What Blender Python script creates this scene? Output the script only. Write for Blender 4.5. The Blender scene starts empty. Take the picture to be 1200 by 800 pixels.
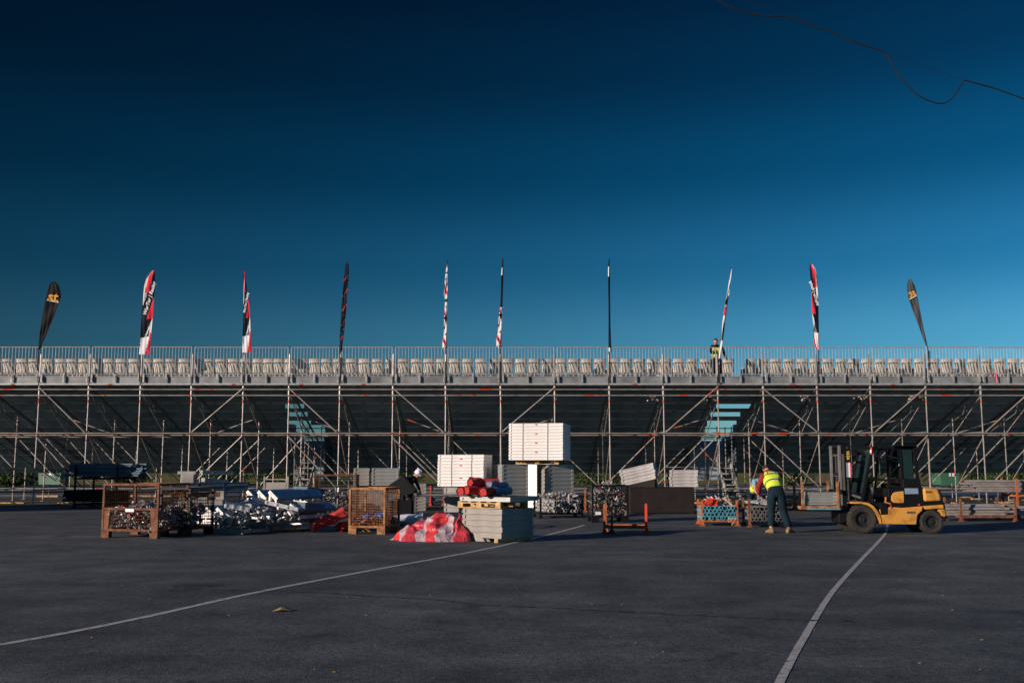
import bpy, bmesh, math, random
from mathutils import Vector, Matrix, Euler, noise
R = math.radians
rnd = random.Random(7)
sc = bpy.context.scene
col = sc.collection
F = 1167.0; HOR = 545.0; CAMH = 1.6
PITCH = math.atan((HOR-400)/F)
cp, sp = math.cos(PITCH), math.sin(PITCH)

def ray(u, v):
    x = (u-600)/F; y = (400-v)/F
    return Vector((x, cp - y*sp, sp + y*cp))
def at(u, v, Y):
    d = ray(u, v); return Vector((0, 0, CAMH)) + d*(Y/d.y)
def G(u, v):
    d = ray(u, v); t = -CAMH/d.z
    p = Vector((0, 0, CAMH)) + d*t; p.z = 0; return p

# ------------------------------------------------------------- materials
def mat(name, c, rough=.6, metal=0., var=.25, vs=6., c2=None, bump=0., bs=30., mixlo=.42, mixhi=.62, alpha=None, spec=None):
    m = bpy.data.materials.new(name); m.use_nodes = True
    nt = m.node_tree; b = nt.nodes['Principled BSDF']
    b.inputs['Roughness'].default_value = rough; b.inputs['Metallic'].default_value = metal
    if spec is None and rough >= .6: spec = .12
    if spec is not None: b.inputs['Specular IOR Level'].default_value = spec
    tc = nt.nodes.new('ShaderNodeTexCoord')
    n = nt.nodes.new('ShaderNodeTexNoise'); n.inputs['Scale'].default_value = vs; n.inputs['Detail'].default_value = 6
    nt.links.new(tc.outputs['Object'], n.inputs['Vector'])
    r = nt.nodes.new('ShaderNodeValToRGB'); nt.links.new(n.outputs['Fac'], r.inputs['Fac'])
    if c2 is None:
        c2 = tuple(x*(1-var) for x in c)
        r.color_ramp.elements[0].position = .3; r.color_ramp.elements[1].position = .7
    else:
        r.color_ramp.elements[0].position = mixlo; r.color_ramp.elements[1].position = mixhi
    r.color_ramp.elements[0].color = (*c2, 1); r.color_ramp.elements[1].color = (*c, 1)
    nt.links.new(r.outputs['Color'], b.inputs['Base Color'])
    if bump:
        n2 = nt.nodes.new('ShaderNodeTexNoise'); n2.inputs['Scale'].default_value = bs; n2.inputs['Detail'].default_value = 5
        nt.links.new(tc.outputs['Object'], n2.inputs['Vector'])
        bp = nt.nodes.new('ShaderNodeBump'); bp.inputs['Strength'].default_value = bump; bp.inputs['Distance'].default_value = .02
        nt.links.new(n2.outputs['Fac'], bp.inputs['Height']); nt.links.new(bp.outputs['Normal'], b.inputs['Normal'])
    return m
M = {}
M['galv'] = mat('galvanised_steel', (.34, .32, .30), .5, .35, c2=(.22, .17, .145), vs=3., mixlo=.3, mixhi=.55)
M['galv_dark'] = mat('weathered_galvanised_steel', (.22, .23, .23), .55, .3, var=.4)
M['galv_rail'] = mat('bright_galvanised_steel', (.52, .53, .53), .4, .4, var=.3)
M['orange'] = mat('orange_marking_paint', (.60, .075, .03), .6, 0, var=.3)
M['fascia'] = mat('aluminium_fascia', (.27, .29, .30), .5, .2, c2=(.13, .14, .145), vs=1.7, mixlo=.3, mixhi=.65)
M['alu'] = mat('aluminium', (.50, .49, .48), .42, .35, c2=(.22,.22,.22), vs=5, mixlo=.35, mixhi=.6)
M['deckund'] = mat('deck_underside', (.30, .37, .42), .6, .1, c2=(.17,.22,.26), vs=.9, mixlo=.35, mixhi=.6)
M['seat'] = mat('cream_seat_plastic', (.57, .52, .43), .5, 0, var=.15)
M['deckwhite'] = mat('white_deck_frame', (.84, .82, .80), .5, 0, var=.12, vs=3)
M['deckgrey'] = mat('grey_aluminium_deck_frame', (.36, .37, .36), .5, .25, c2=(.28, .29, .29), vs=2.5, mixlo=.3, mixhi=.7)
M['deckbeige'] = mat('beige_deck_frame', (.34, .325, .30), .6, 0, var=.25, vs=3)
M['endplate'] = mat('sunlit_end_plate', (.66,.62,.56), .5, .1, c2=(.40,.37,.33), vs=9, mixlo=.35, mixhi=.55)  # sunlit ends of the step treads, brightness put into the colour
M['ply'] = mat('dark_deck_board', (.10, .09, .08), .6, 0, var=.3, vs=5)
M['wood'] = mat('pallet_wood', (.55, .38, .19), .7, 0, c2=(.36, .22, .10), vs=9, bump=.2)
M['rust'] = mat('rusty_steel', (.20, .095, .055), .8, 0, c2=(.12, .05, .03), vs=8, bump=.3)
M['rust_lt'] = mat('light_rusty_steel', (.38, .20, .09), .75, 0, c2=(.20, .09, .045), vs=8, bump=.3)
M['orange_rust'] = mat('orange_rusty_paint', (.42, .13, .045), .7, 0, c2=(.26, .08, .035), vs=9)
M['redpaint'] = mat('red_paint', (.70, .07, .04), .6, 0, var=.25)
M['black'] = mat('black_paint', (.008, .008, .010), .45, 0, var=.3, spec=.25)
M['blackboard'] = mat('black_board', (.028, .022, .022), .6, 0, var=.3, vs=3)
M['rubber'] = mat('tyre_rubber', (.050, .046, .042), .8, 0, var=.4, vs=14, bump=.3)
M['rim'] = mat('black_wheel_rim', (.03, .03, .032), .45, .3, var=.3)
M['yellow'] = mat('yellow_machine_paint', (.60, .29, .05), .45, 0, c2=(.30, .145, .04), vs=4.5, mixlo=.30, mixhi=.52, bump=.08, bs=12)
M['yellowtxt'] = mat('yellow_lettering', (.85, .50, .03), .5)
M['bluesticker'] = mat('blue_grey_sticker', (.22, .30, .42), .4, 0, var=.2)
M['white'] = mat('white_paint', (.8, .8, .8), .5, 0, var=.1)
M['redtarp'] = mat('red_tarpaulin', (.78, .055, .045), .5, 0, var=.3, vs=3, bump=.3, bs=18)
M['redroll'] = mat('red_fabric_roll', (.52, .055, .05), .7, 0, var=.35, vs=9, bump=.4, bs=40)
M['greyroll'] = mat('grey_fabric_roll', (.20, .25, .32), .7, 0, var=.3, vs=9, bump=.4, bs=40)
M['bluetube'] = mat('light_blue_tube', (.10, .38, .50), .5, 0, var=.25, vs=4)
M['inner'] = mat('dark_tube_bore', (.01, .01, .01), .9)
M['bluetarp'] = mat('blue_plastic', (.02, .16, .60), .5, 0, var=.3)
M['skin'] = mat('skin', (.46, .23, .15), .55, 0, var=.15)
M['hair'] = mat('brown_hair', (.05, .03, .02), .8, 0, var=.3)
M['hivis'] = mat('hi_vis_yellow_fabric', (.62, .78, .06), .7, 0, var=.2, vs=9, bump=.3, bs=14)
M['reflect'] = mat('grey_reflective_tape', (.13, .14, .15), .4, .2, var=.2)
M['navy'] = mat('navy_work_trousers', (.009, .024, .036), .85, 0, var=.35, vs=7, bump=.5, bs=14)
M['blacktr'] = mat('black_cloth', (.012, .012, .013), .85, 0, var=.3)
M['burgundy'] = mat('burgundy_shirt', (.26, .03, .035), .8, 0, var=.3, bump=.3, bs=14)
M['bluetee'] = mat('light_blue_tee', (.16, .36, .45), .8, 0, var=.2)
M['boot'] = mat('brown_work_boot', (.26, .17, .09), .75, 0, var=.3)
M['glove'] = mat('grey_work_glove', (.33, .31, .30), .8, 0, var=.3)
M['cap'] = mat('white_helmet_plastic', (.78, .75, .74), .4, 0, var=.05)
M['line'] = mat('worn_white_line_paint', (.40, .39, .35), .7, 0, c2=(.10, .10, .10), vs=14, mixlo=.30, mixhi=.46)
M['skip'] = mat('green_container_paint', (.05, .15, .09), .5, 0, var=.25, vs=1.5)
M['concrete'] = mat('concrete', (.33, .32, .29), .8, 0, c2=(.2, .2, .19), vs=2)
M['slab'] = mat('mottled_concrete_blocks', (.42, .41, .38), .8, 0, c2=(.10, .12, .13), vs=2.5, mixlo=.4, mixhi=.6)
M['flagblack'] = mat('black_flag_fabric', (.005, .006, .008), .7, 0, var=.2)
M['flaggrey'] = mat('dark_grey_flag_fabric', (.075, .085, .095), .6, 0, var=.3)
M['flagwhite'] = mat('white_flag_fabric', (.70, .70, .72), .7, 0, var=.1)
M['flagred'] = mat('red_flag_fabric', (.72, .03, .06), .7, 0, var=.15)
M['flagnavy'] = mat('navy_flag_fabric', (.005, .009, .018), .7, 0, var=.2)
M['flagorange'] = mat('orange_flag_print', (.75, .38, .06), .7)
M['container'] = mat('grey_shade_caster_paint', (.25, .27, .28), .6, 0, var=.2)
M['cable'] = mat('black_cable_sheath', (.015, .02, .025), .6)
M['pinktape'] = mat('pink_barrier_tape', (.75, .10, .16), .6)
M['bluepanel'] = mat('blue_grey_steel_panel', (.10, .15, .20), .6, .1, var=.3)
def glass_mat():
    m = bpy.data.materials.new('tinted_glass'); m.use_nodes = True
    nt = m.node_tree; b = nt.nodes['Principled BSDF']
    b.inputs['Base Color'].default_value = (.05, .11, .12, 1); b.inputs['Roughness'].default_value = .05
    b.inputs['Transmission Weight'].default_value = .75; b.inputs['IOR'].default_value = 1.1
    return m
M['glass'] = glass_mat()

# ------------------------------------------------------------- mesh builder
class MB:
    def __init__(s): s.v = []; s.f = []; s.mi = []; s.m = 0; s.T = Matrix.Identity(4)
    def add(s, vs, fs, m=None):
        o = len(s.v); s.v += [tuple(s.T @ Vector(p)) for p in vs]
        for f in fs: s.f.append([o+i for i in f]); s.mi.append(s.m if m is None else m)
        return s
    def box(s, c, d, rot=None, m=None):
        x, y, z = d[0]/2, d[1]/2, d[2]/2
        vs = [Vector(p) for p in ((-x,-y,-z),(x,-y,-z),(x,y,-z),(-x,y,-z),(-x,-y,z),(x,-y,z),(x,y,z),(-x,y,z))]
        if rot is not None:
            E = Euler(rot).to_matrix(); vs = [E @ p for p in vs]
        c = Vector(c)
        return s.add([p+c for p in vs], [(0,3,2,1),(4,5,6,7),(0,1,5,4),(1,2,6,5),(2,3,7,6),(3,0,4,7)], m)
    def b2(s, x0, x1, y0, y1, z0, z1, m=None):
        return s.box(((x0+x1)/2,(y0+y1)/2,(z0+z1)/2),(abs(x1-x0),abs(y1-y0),abs(z1-z0)), None, m)
    def frame(s, p0, p1):
        p0, p1 = Vector(p0), Vector(p1); d = (p1-p0).normalized()
        up = Vector((0,0,1)) if abs(d.z) < .95 else Vector((0,1,0))
        a = d.cross(up).normalized(); b = a.cross(d).normalized()
        return p0, p1, a, b
    def bar(s, p0, p1, w, h=None, m=None):
        h = h or w; p0, p1, a, b = s.frame(p0, p1)
        q = [(-w/2,-h/2),(w/2,-h/2),(w/2,h/2),(-w/2,h/2)]
        vs = [p0+a*i+b*j for i, j in q]+[p1+a*i+b*j for i, j in q]
        return s.add(vs, [(0,1,2,3),(7,6,5,4),(0,4,5,1),(1,5,6,2),(2,6,7,3),(3,7,4,0)], m)
    def tube(s, p0, p1, r, n=8, m=None, r1=None, cap=True, capm=None):
        r1 = r if r1 is None else r1; p0, p1, a, b = s.frame(p0, p1)
        cs = [(math.cos(2*math.pi*i/n), math.sin(2*math.pi*i/n)) for i in range(n)]
        vs = [p0+(a*x+b*y)*r for x, y in cs]+[p1+(a*x+b*y)*r1 for x, y in cs]
        s.add(vs, [(i, n+i, n+(i+1) % n, (i+1) % n) for i in range(n)], m)
        if cap:
            s.add(vs[:n], [tuple(range(n))], m if capm is None else capm); s.add(vs[n:], [tuple(reversed(range(n)))], m if capm is None else capm)
        return s
    def path(s, pts, r, n=7, m=None):
        for i in range(len(pts)-1): s.tube(pts[i], pts[i+1], r if not isinstance(r, (list,tuple)) else r[i], n, m, None if not isinstance(r,(list,tuple)) else r[i+1])
        return s
    def prism(s, poly, y0, y1, m=None):     # poly in xz, extruded along y
        n = len(poly)
        vs = [(x, y0, z) for x, z in poly]+[(x, y1, z) for x, z in poly]
        return s.add(vs, [tuple(range(n)), tuple(reversed(range(n, 2*n)))]+[(i, n+i, n+(i+1) % n, (i+1) % n) for i in range(n)], m)
    def lathe(s, prof, n=24, axis='z', c=(0,0,0), m=None):
        vs = []; fs = []
        for r, h in prof:
            for i in range(n):
                a = 2*math.pi*i/n; x, y = r*math.cos(a), r*math.sin(a)
                p = (x, y, h) if axis == 'z' else ((x, h, y) if axis == 'y' else (h, x, y))
                vs.append(Vector(p)+Vector(c))
        for k in range(len(prof)-1):
            for i in range(n):
                fs.append((k*n+i, k*n+(i+1) % n, (k+1)*n+(i+1) % n, (k+1)*n+i))
        return s.add(vs, fs, m)
    def ball(s, c, r, m=None, n=10):
        r = r if isinstance(r, (tuple, list, Vector)) else (r, r, r)
        k = n//2; vs = []; fs = []
        for j in range(k+1):
            t = math.pi*j/k
            for i in range(n):
                a = 2*math.pi*i/n
                vs.append((c[0]+r[0]*math.sin(t)*math.cos(a), c[1]+r[1]*math.sin(t)*math.sin(a), c[2]+r[2]*math.cos(t)))
        for j in range(k):
            for i in range(n): fs.append((j*n+i, (j+1)*n+i, (j+1)*n+(i+1) % n, j*n+(i+1) % n))
        return s.add(vs, fs, m)
    def build(s, name, mats, parent=None, smooth=False, bevel=0):
        me = bpy.data.meshes.new(name); me.from_pydata(s.v, [], s.f)
        for m in (mats if isinstance(mats, (list, tuple)) else [mats]): me.materials.append(M[m] if isinstance(m, str) else m)
        me.polygons.foreach_set('material_index', s.mi)
        me.validate(clean_customdata=False); 
        bm = bmesh.new(); bm.from_mesh(me); bmesh.ops.remove_doubles(bm, verts=bm.verts, dist=1e-5) if smooth else None
        bmesh.ops.recalc_face_normals(bm, faces=bm.faces); bm.to_mesh(me); bm.free()
        if smooth:
            for p in me.polygons: p.use_smooth = True
        o = bpy.data.objects.new(name, me); col.objects.link(o)
        if parent: o.parent = parent
        if bevel:
            b = o.modifiers.new('bevel', 'BEVEL'); b.width = bevel; b.segments = 2; b.limit_method = 'ANGLE'; b.angle_limit = R(40)
        return o

def tag(o, label=None, cat=None, group=None, kind=None):
    if label: o['label'] = label
    if cat: o['category'] = cat
    if group: o['group'] = group
    if kind: o['kind'] = kind
    return o
def thing(name, label, cat, loc=(0,0,0), rz=0, group=None):
    o = bpy.data.objects.new(name, None); col.objects.link(o); o.empty_display_size = .2
    o.location = loc; o.rotation_euler = (0,0,rz); return tag(o, label, cat, group)
def copy_tree(o, parent=None):
    c = o.copy(); col.objects.link(c)
    if parent: c.parent = parent
    for ch in list(o.children): copy_tree(ch, c)
    return c
def place(name, mb, mats, label, cat, loc, rot=(0,0,0), group=None, kind=None, smooth=False, bevel=0):
    o = mb.build(name, mats, None, smooth, bevel); o.location = loc; o.rotation_euler = rot
    return tag(o, label, cat, group, kind)
def text_mesh(txt, size, name, m, parent, loc, rot, bold=.0, shear=0., ext=.002, sx=1.):
    cu = bpy.data.curves.new(name, 'FONT'); cu.body = txt; cu.size = size; cu.align_x = 'CENTER'; cu.align_y = 'CENTER'
    cu.extrude = ext; cu.offset = bold; cu.shear = shear; cu.resolution_u = 3
    t = bpy.data.objects.new(name+'_tmp', cu); col.objects.link(t)
    bpy.context.view_layer.update()
    me = bpy.data.meshes.new_from_object(t.evaluated_get(bpy.context.evaluated_depsgraph_get()))
    bpy.data.objects.remove(t); me.materials.clear(); me.materials.append(M[m]); me.name = name
    o = bpy.data.objects.new(name, me); col.objects.link(o); o.parent = parent; o.location = loc; o.rotation_euler = rot; o.scale = (sx, 1, 1)
    return o
ORD = ['topmost','second','third','fourth','fifth','sixth','seventh','eighth','ninth','tenth','eleventh','twelfth','thirteenth','fourteenth']

# ------------------------------------------------------------- ground
def asphalt_mat():
    m = bpy.data.materials.new('asphalt'); m.use_nodes = True
    nt = m.node_tree; N = nt.nodes.new; L = nt.links.new; b = nt.nodes['Principled BSDF']
    tc = N('ShaderNodeTexCoord')
    def noi(s, d=6, w=None, rough=.6):
        n = N('ShaderNodeTexNoise'); n.inputs['Scale'].default_value = s; n.inputs['Detail'].default_value = d; n.inputs['Roughness'].default_value = rough
        L(tc.outputs['Object'], n.inputs['Vector']); return n
    big = noi(.16, 5); mid = noi(1.1, 8, rough=.7); fine = noi(90, 4, rough=.7)
    v = N('ShaderNodeTexVoronoi'); v.inputs['Scale'].default_value = 75; L(tc.outputs['Object'], v.inputs['Vector'])
    r1 = N('ShaderNodeValToRGB'); L(big.outputs['Fac'], r1.inputs['Fac'])
    r1.color_ramp.elements[0].position = .36; r1.color_ramp.elements[0].color = (.058, .067, .070, 1)
    r1.color_ramp.elements[1].position = .66; r1.color_ramp.elements[1].color = (.098, .107, .108, 1)
    r2 = N('ShaderNodeValToRGB'); L(mid.outputs['Fac'], r2.inputs['Fac'])
    r2.color_ramp.elements[0].position = .35; r2.color_ramp.elements[0].color = (.62, .62, .63, 1)
    r2.color_ramp.elements[1].position = .68; r2.color_ramp.elements[1].color = (1.3, 1.29, 1.27, 1)
    mx = N('ShaderNodeMixRGB'); mx.blend_type = 'MULTIPLY'; mx.inputs['Fac'].default_value = 1
    L(r1.outputs['Color'], mx.inputs['Color1']); L(r2.outputs['Color'], mx.inputs['Color2'])
    # stones: scattered pale chips
    r3 = N('ShaderNodeValToRGB'); L(v.outputs['Color'], r3.inputs['Fac'])
    r3.color_ramp.elements[0].position = .2; r3.color_ramp.elements[0].color = (.6, .6, .6, 1)
    r3.color_ramp.elements[1].position = .8; r3.color_ramp.elements[1].color = (1.5, 1.48, 1.42, 1)
    mx2 = N('ShaderNodeMixRGB'); mx2.blend_type = 'MULTIPLY'; mx2.inputs['Fac'].default_value = .6
    L(mx.outputs['Color'], mx2.inputs['Color1']); L(r3.outputs['Color'], mx2.inputs['Color2'])
    # soft oil stains
    st = noi(.75, 3); r4 = N('ShaderNodeValToRGB'); L(st.outputs['Fac'], r4.inputs['Fac'])
    r4.color_ramp.elements[0].position = .27; r4.color_ramp.elements[0].color = (.5, .5, .52, 1)
    r4.color_ramp.elements[1].position = .36; r4.color_ramp.elements[1].color = (1, 1, 1, 1)
    mx3 = N('ShaderNodeMixRGB'); mx3.blend_type = 'MULTIPLY'; mx3.inputs['Fac'].default_value = 1
    L(mx2.outputs['Color'], mx3.inputs['Color1']); L(r4.outputs['Color'], mx3.inputs['Color2'])
    # tyre-worn streaks across the yard
    mp = N('ShaderNodeMapping'); mp.inputs['Scale'].default_value = (.22, .9, 1); mp.inputs['Rotation'].default_value = (0, 0, R(4)); L(tc.outputs['Object'], mp.inputs['Vector'])
    n5 = N('ShaderNodeTexNoise'); n5.inputs['Scale'].default_value = 1.2; n5.inputs['Detail'].default_value = 6; L(mp.outputs['Vector'], n5.inputs['Vector'])
    r5 = N('ShaderNodeValToRGB'); L(n5.outputs['Fac'], r5.inputs['Fac'])
    r5.color_ramp.elements[0].position = .35; r5.color_ramp.elements[0].color = (.84, .84, .85, 1)
    r5.color_ramp.elements[1].position = .65; r5.color_ramp.elements[1].color = (1.12, 1.11, 1.1, 1)
    mx4 = N('ShaderNodeMixRGB'); mx4.blend_type = 'MULTIPLY'; mx4.inputs['Fac'].default_value = 1
    L(mx3.outputs['Color'], mx4.inputs['Color1']); L(r5.outputs['Color'], mx4.inputs['Color2'])
    b.inputs['Roughness'].default_value = .85; b.inputs['Specular IOR Level'].default_value = .16
    fn = noi(14, 10, rough=.8); r6 = N('ShaderNodeValToRGB'); L(fn.outputs['Fac'], r6.inputs['Fac']); r6.color_ramp.elements[0].position = .38; r6.color_ramp.elements[0].color = (.6,.6,.6,1); r6.color_ramp.elements[1].position = .62; r6.color_ramp.elements[1].color = (1.35,1.35,1.33,1)
    mx5 = N('ShaderNodeMixRGB'); mx5.blend_type = 'MULTIPLY'; mx5.inputs['Fac'].default_value = 1; L(mx4.outputs['Color'], mx5.inputs['Color1']); L(r6.outputs['Color'], mx5.inputs['Color2']); L(mx5.outputs['Color'], b.inputs['Base Color'])
    bp = N('ShaderNodeBump'); bp.inputs['Strength'].default_value = .55; bp.inputs['Distance'].default_value = .006
    L(v.outputs['Distance'], bp.inputs['Height'])
    bp2 = N('ShaderNodeBump'); bp2.inputs['Strength'].default_value = .35; bp2.inputs['Distance'].default_value = .03
    L(mid.outputs['Fac'], bp2.inputs['Height']); L(bp.outputs['Normal'], bp2.inputs['Normal']); L(bp2.outputs['Normal'], b.inputs['Normal'])
    return m
M['asphalt'] = asphalt_mat()
M['crack'] = mat('tar_seam', (.022, .022, .024), .9, 0, c2=(.06, .06, .06), vs=7, mixlo=.5, mixhi=.56)
M['grassy'] = mat('grass_bank', (.075, .115, .022), .95, 0, c2=(.17, .115, .045), vs=.22, bump=.6, bs=3, mixlo=.42, mixhi=.6)
g = MB(); g.add([(-1500,-60,0),(1500,-60,0),(1500,2500,0),(-1500,2500,0)], [(0,1,2,3)])
o = g.build('ground', 'asphalt'); tag(o, kind='structure')
def strip(name, pts, w, z, m, n=14, jit=0.):
    P = []
    for i in range(len(pts)-1):
        for k in range(n):
            t = k/n
            p0 = pts[max(i-1,0)]; p1 = pts[i]; p2 = pts[i+1]; p3 = pts[min(i+2,len(pts)-1)]
            P.append(.5*((2*p1)+(p2-p0)*t+(2*p0-5*p1+4*p2-p3)*t*t+(3*p1-p0-3*p2+p3)*t*t*t))
    P.append(pts[-1]); vs = []; fs = []
    for i, p in enumerate(P):
        d = (P[min(i+1,len(P)-1)]-P[max(i-1,0)]).normalized(); s = Vector((-d.y, d.x, 0))
        ww = w*(1+rnd.uniform(-jit, jit)); jo = s*rnd.uniform(-jit, jit)*w
        vs += [p+jo+s*ww/2+Vector((0,0,z)), p+jo-s*ww/2+Vector((0,0,z))]
        if i: k = 2*i; fs.append((k-2, k-1, k+1, k))
    g = MB(); g.add(vs, fs); o = g.build(name, m); tag(o, kind='structure'); return o
strip('painted_line', [G(-150,775), G(0,755), G(150,727), G(300,694), G(430,669), G(560,645), G(640,627), G(685,615)], .10, .004, 'line', jit=.02)
strip('painted_line', [G(880,870), G(913,800), G(945,742), G(975,694), G(1005,660), G(1028,636), G(1038,624), G(1040,614)], .070, .004, 'line', jit=.02)
strip('tarmac_seam', [G(200,690), G(300,692), G(372,694), G(430,698), G(505,702), G(560,708), G(640,712), G(720,716), G(840,722), G(1000,728)], .06, .004, 'crack', jit=.5)
M['oil'] = mat('oil_stain', (.030, .034, .037), .6, 0, c2=(.06,.068,.072), vs=3.5, mixlo=.40, mixhi=.55)
for (u, v, w_, h_) in ((230,686,.30,.30),):
    p = G(u, v); g = MB(); q_ = []
    for k in range(28): a = 2*math.pi*k/28; r_ = 1+.35*noise.noise(Vector((math.cos(a)*1.5, math.sin(a)*1.5, u))); q_.append((p.x+w_*r_*math.cos(a), p.y+h_*r_*math.sin(a), .002))
    g.add(q_, [tuple(range(28))]); tag(g.build('oil_patch', 'oil'), kind='structure')
# pale strip painted as sunlit ground beyond the stand and the grass bank
g = MB(); g.add([(-150,52.5,.004),(150,52.5,.004),(150,54.6,.004),(-150,54.6,.004)], [(0,1,2,3)]); tag(g.build('sunlit_ground_strip','concrete'), kind='structure')
g = MB(); nx, ny = 140, 16; vs = []; fs = []
for j in range(ny+1):
    for i in range(nx+1):
        x = -220+440*i/nx; t = j/ny; y = 82+t*60+3*noise.noise(Vector((x*.03, 0, 0)))
        z = .01 + (1-math.cos(math.pi*min(t*1.6,1)))*1.25*(1+.0015*x) + (.25*noise.noise(Vector((x*.12, y*.12, 0))) if j else 0)*min(1, t*3)
        vs.append((x, y, z))
for j in range(ny):
    for i in range(nx): a = j*(nx+1)+i; fs.append((a, a+1, a+nx+2, a+nx+1))
g.add(vs, fs); tag(g.build('grass_bank', 'grassy', smooth=True), kind='structure')
# fallen leaves and chips on the tarmac
M['leaf'] = mat('dry_leaf', (.42, .27, .13), .8)
g = MB()
for k in range(70):
    u = rnd.uniform(0, 1200); v = 640+rnd.random()**.7*150; p = G(u, v); s = rnd.uniform(.008, .022); a = rnd.uniform(0, 6)
    g.add([(p.x+s*math.cos(a), p.y+s*math.sin(a), .005), (p.x-s*math.sin(a)*.6, p.y+s*math.cos(a)*.6, .012), (p.x-s*math.cos(a), p.y-s*math.sin(a), .006), (p.x+s*math.sin(a)*.6, p.y-s*math.cos(a)*.6, .014)], [(0,1,2,3)])
tag(g.build('leaf_litter', 'leaf'), 'tiny dry leaf bits and grit scattered over the tarmac', 'litter', kind='stuff')
g = MB(); g.add([(-.10,-.05,.006),(0,-.07,.03),(.11,-.02,.01),(.07,.06,.028),(-.04,.07,.012),(0,0,.05)], [(0,1,5),(1,2,5),(2,3,5),(3,4,5),(4,0,5)])
place('dead_leaf', g, 'leaf', 'large tan curled leaf lying alone on the open tarmac below the long white line', 'leaf', G(330,716))

# ------------------------------------------------------------- grandstand
D1 = 40.; RD = [40., 42.7, 45.4, 48.1, 50.6]
stand = thing('grandstand', 'long temporary scaffold grandstand seen from behind, with cream seats and railings on top', 'grandstand', (0, D1, 0))
UX = [-82,-20,43,102,163,223,284,337,397,460,522,586,651,714,778,842,896,960,1023,1087,1152,1216,1280]
X = [at(u, 511, D1).x for u in UX]
def marks(g, p0, p1, r, n=1, lo=.05, hi=.95, ln=.07):
    p0, p1 = Vector(p0), Vector(p1); L = (p1-p0).length; d = (p1-p0)/L
    for _ in range(n):
        t = rnd.uniform(lo, hi)*L; l = ln*rnd.choice((.7,.8,1,1,1.3,3.)); 
        if rnd.random() < .35: continue
        g.tube(p0+d*t, p0+d*min(t+l, L), r*1.10, 7, 1)
def sy(Y): return Y-D1
ztop = lambda Y: 4.72-.40*(Y-D1)
# uprights
for j, Y in enumerate(RD[:4]):
    for x in X:
        g = MB(); zt = 6.05 if j == 0 else ztop(Y)
        r = .027 if j == 0 else .025
        xx = x+rnd.uniform(-.03,.03)
        g.tube((xx, sy(Y), .05), (xx+rnd.uniform(-.015,.015), sy(Y), zt), r, 8)
        g.tube((xx, sy(Y), 0), (xx, sy(Y), .35), .02, 6); g.box((xx, sy(Y), .012), (.16,.16,.02))
        for z in (.45, 1.0, 1.5, 2.0, 2.5, 2.87, 3.4, 3.9):   # rosettes
            if z < zt-.1: g.lathe([(.0,-.006),(.058,-.006),(.058,.006),(0,.006)], 8, c=(xx, sy(Y), z))
        if j == 0:
            g.tube((xx, 0, 4.32), (xx, 0, 6.05), .046, 8)
            g.tube((xx, 0, 4.1), (xx, 0, 4.2), .037, 8, 1)
        if rnd.random() < .8: marks(g, (xx, sy(Y), .3), (xx, sy(Y), zt-.3), r, 1)
        g.build('upright', ['galv','orange'], stand)
g = MB()
for x in X: g.tube((x, sy(RD[4]), 0), (x, sy(RD[4]), ztop(RD[4])), .028, 6)
tag(g.build('far_upright', ['galv_dark'], stand), kind='stuff')
x0, x1 = X[0]-7.5, X[-1]+7.5
# ledgers
def ledger(Y, z, r=.026, nm=24, mt='galv', n='ledger'):
    g = MB(); g.tube((x0, sy(Y), z), (x1, sy(Y), z), r, 8); marks(g, (x0, sy(Y), z), (x1, sy(Y), z), r, nm, 0, 1, .12)
    return g.build(n, [mt,'orange'], stand)
ledger(D1-.06, 4.62); ledger(D1-.06, 4.38)
for Y in RD[:4]: ledger(Y-.055, 2.87, nm=16)
ledger(D1+.06, .55, mt='galv_dark', nm=8)
ledger(RD[1], .62, nm=8); ledger(RD[2], .5, mt='galv_dark', nm=8); ledger(RD[3], .5, mt='galv_dark', nm=8)
ledger(RD[4], 1.75, mt='galv_dark', nm=3); ledger(RD[4]+.8, 1.45, mt='galv_dark', nm=3)
# depth ledgers (transoms) at each line
for i, x in enumerate(X):
    g = MB(); g.tube((x+.05, 0, 2.93), (x+.05, sy(RD[3]), 2.93), .024, 6); g.tube((x+.05, 0, .62), (x+.05, sy(RD[4]), .62), .024, 6)
    g.build('transom', ['galv_dark'], stand)
# face braces: (post index from, z from, post index to, z to)
BR_UP = [(2,3),(5,6,'r'),(7,8),(9,10),(11,12,'r'),(14,15,'r'),(16,17),(18,19,'r'),(20,21,'r')]
BR_LO = [(1,2),(2,3),(5,6,'r'),(7,8),(9,10),(14,15,'r'),(16,17),(18,19,'r'),(20,21,'r')]
XB = [(3,4),(4,5,'r'),(6,7,'r'),(8,9),(10,11),(12,13),(13,14,'r'),(15,16),(19,20,'r')]
for j, Y in enumerate(RD[:3]):
    for lst, za, zb in ((BR_UP, 4.75-.4*(Y-D1), 2.92), (BR_LO, 2.82, .75)):
        for b in (lst if (j == 0 or (lst is BR_UP and j == 1)) else lst+XB[j-1::2]):
            if za-zb < .3: continue
            if j == 2 and lst is BR_UP: continue
            xa, xb = X[b[0]], X[b[1]]
            if len(b) == 3: xa, xb = xb, xa
            g = MB(); off = -.07 if j == 0 else .07
            p0 = Vector((xa, sy(Y)+off, za-rnd.uniform(0,.12))); p1 = Vector((xb+(.08 if xb < xa else -.08), sy(Y)+off, zb))
            g.tube(p0, p1, .028, 8); marks(g, p0, p1, .028, 1, ln=.08)
            g.build('brace', ['galv','orange'], stand)
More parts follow.
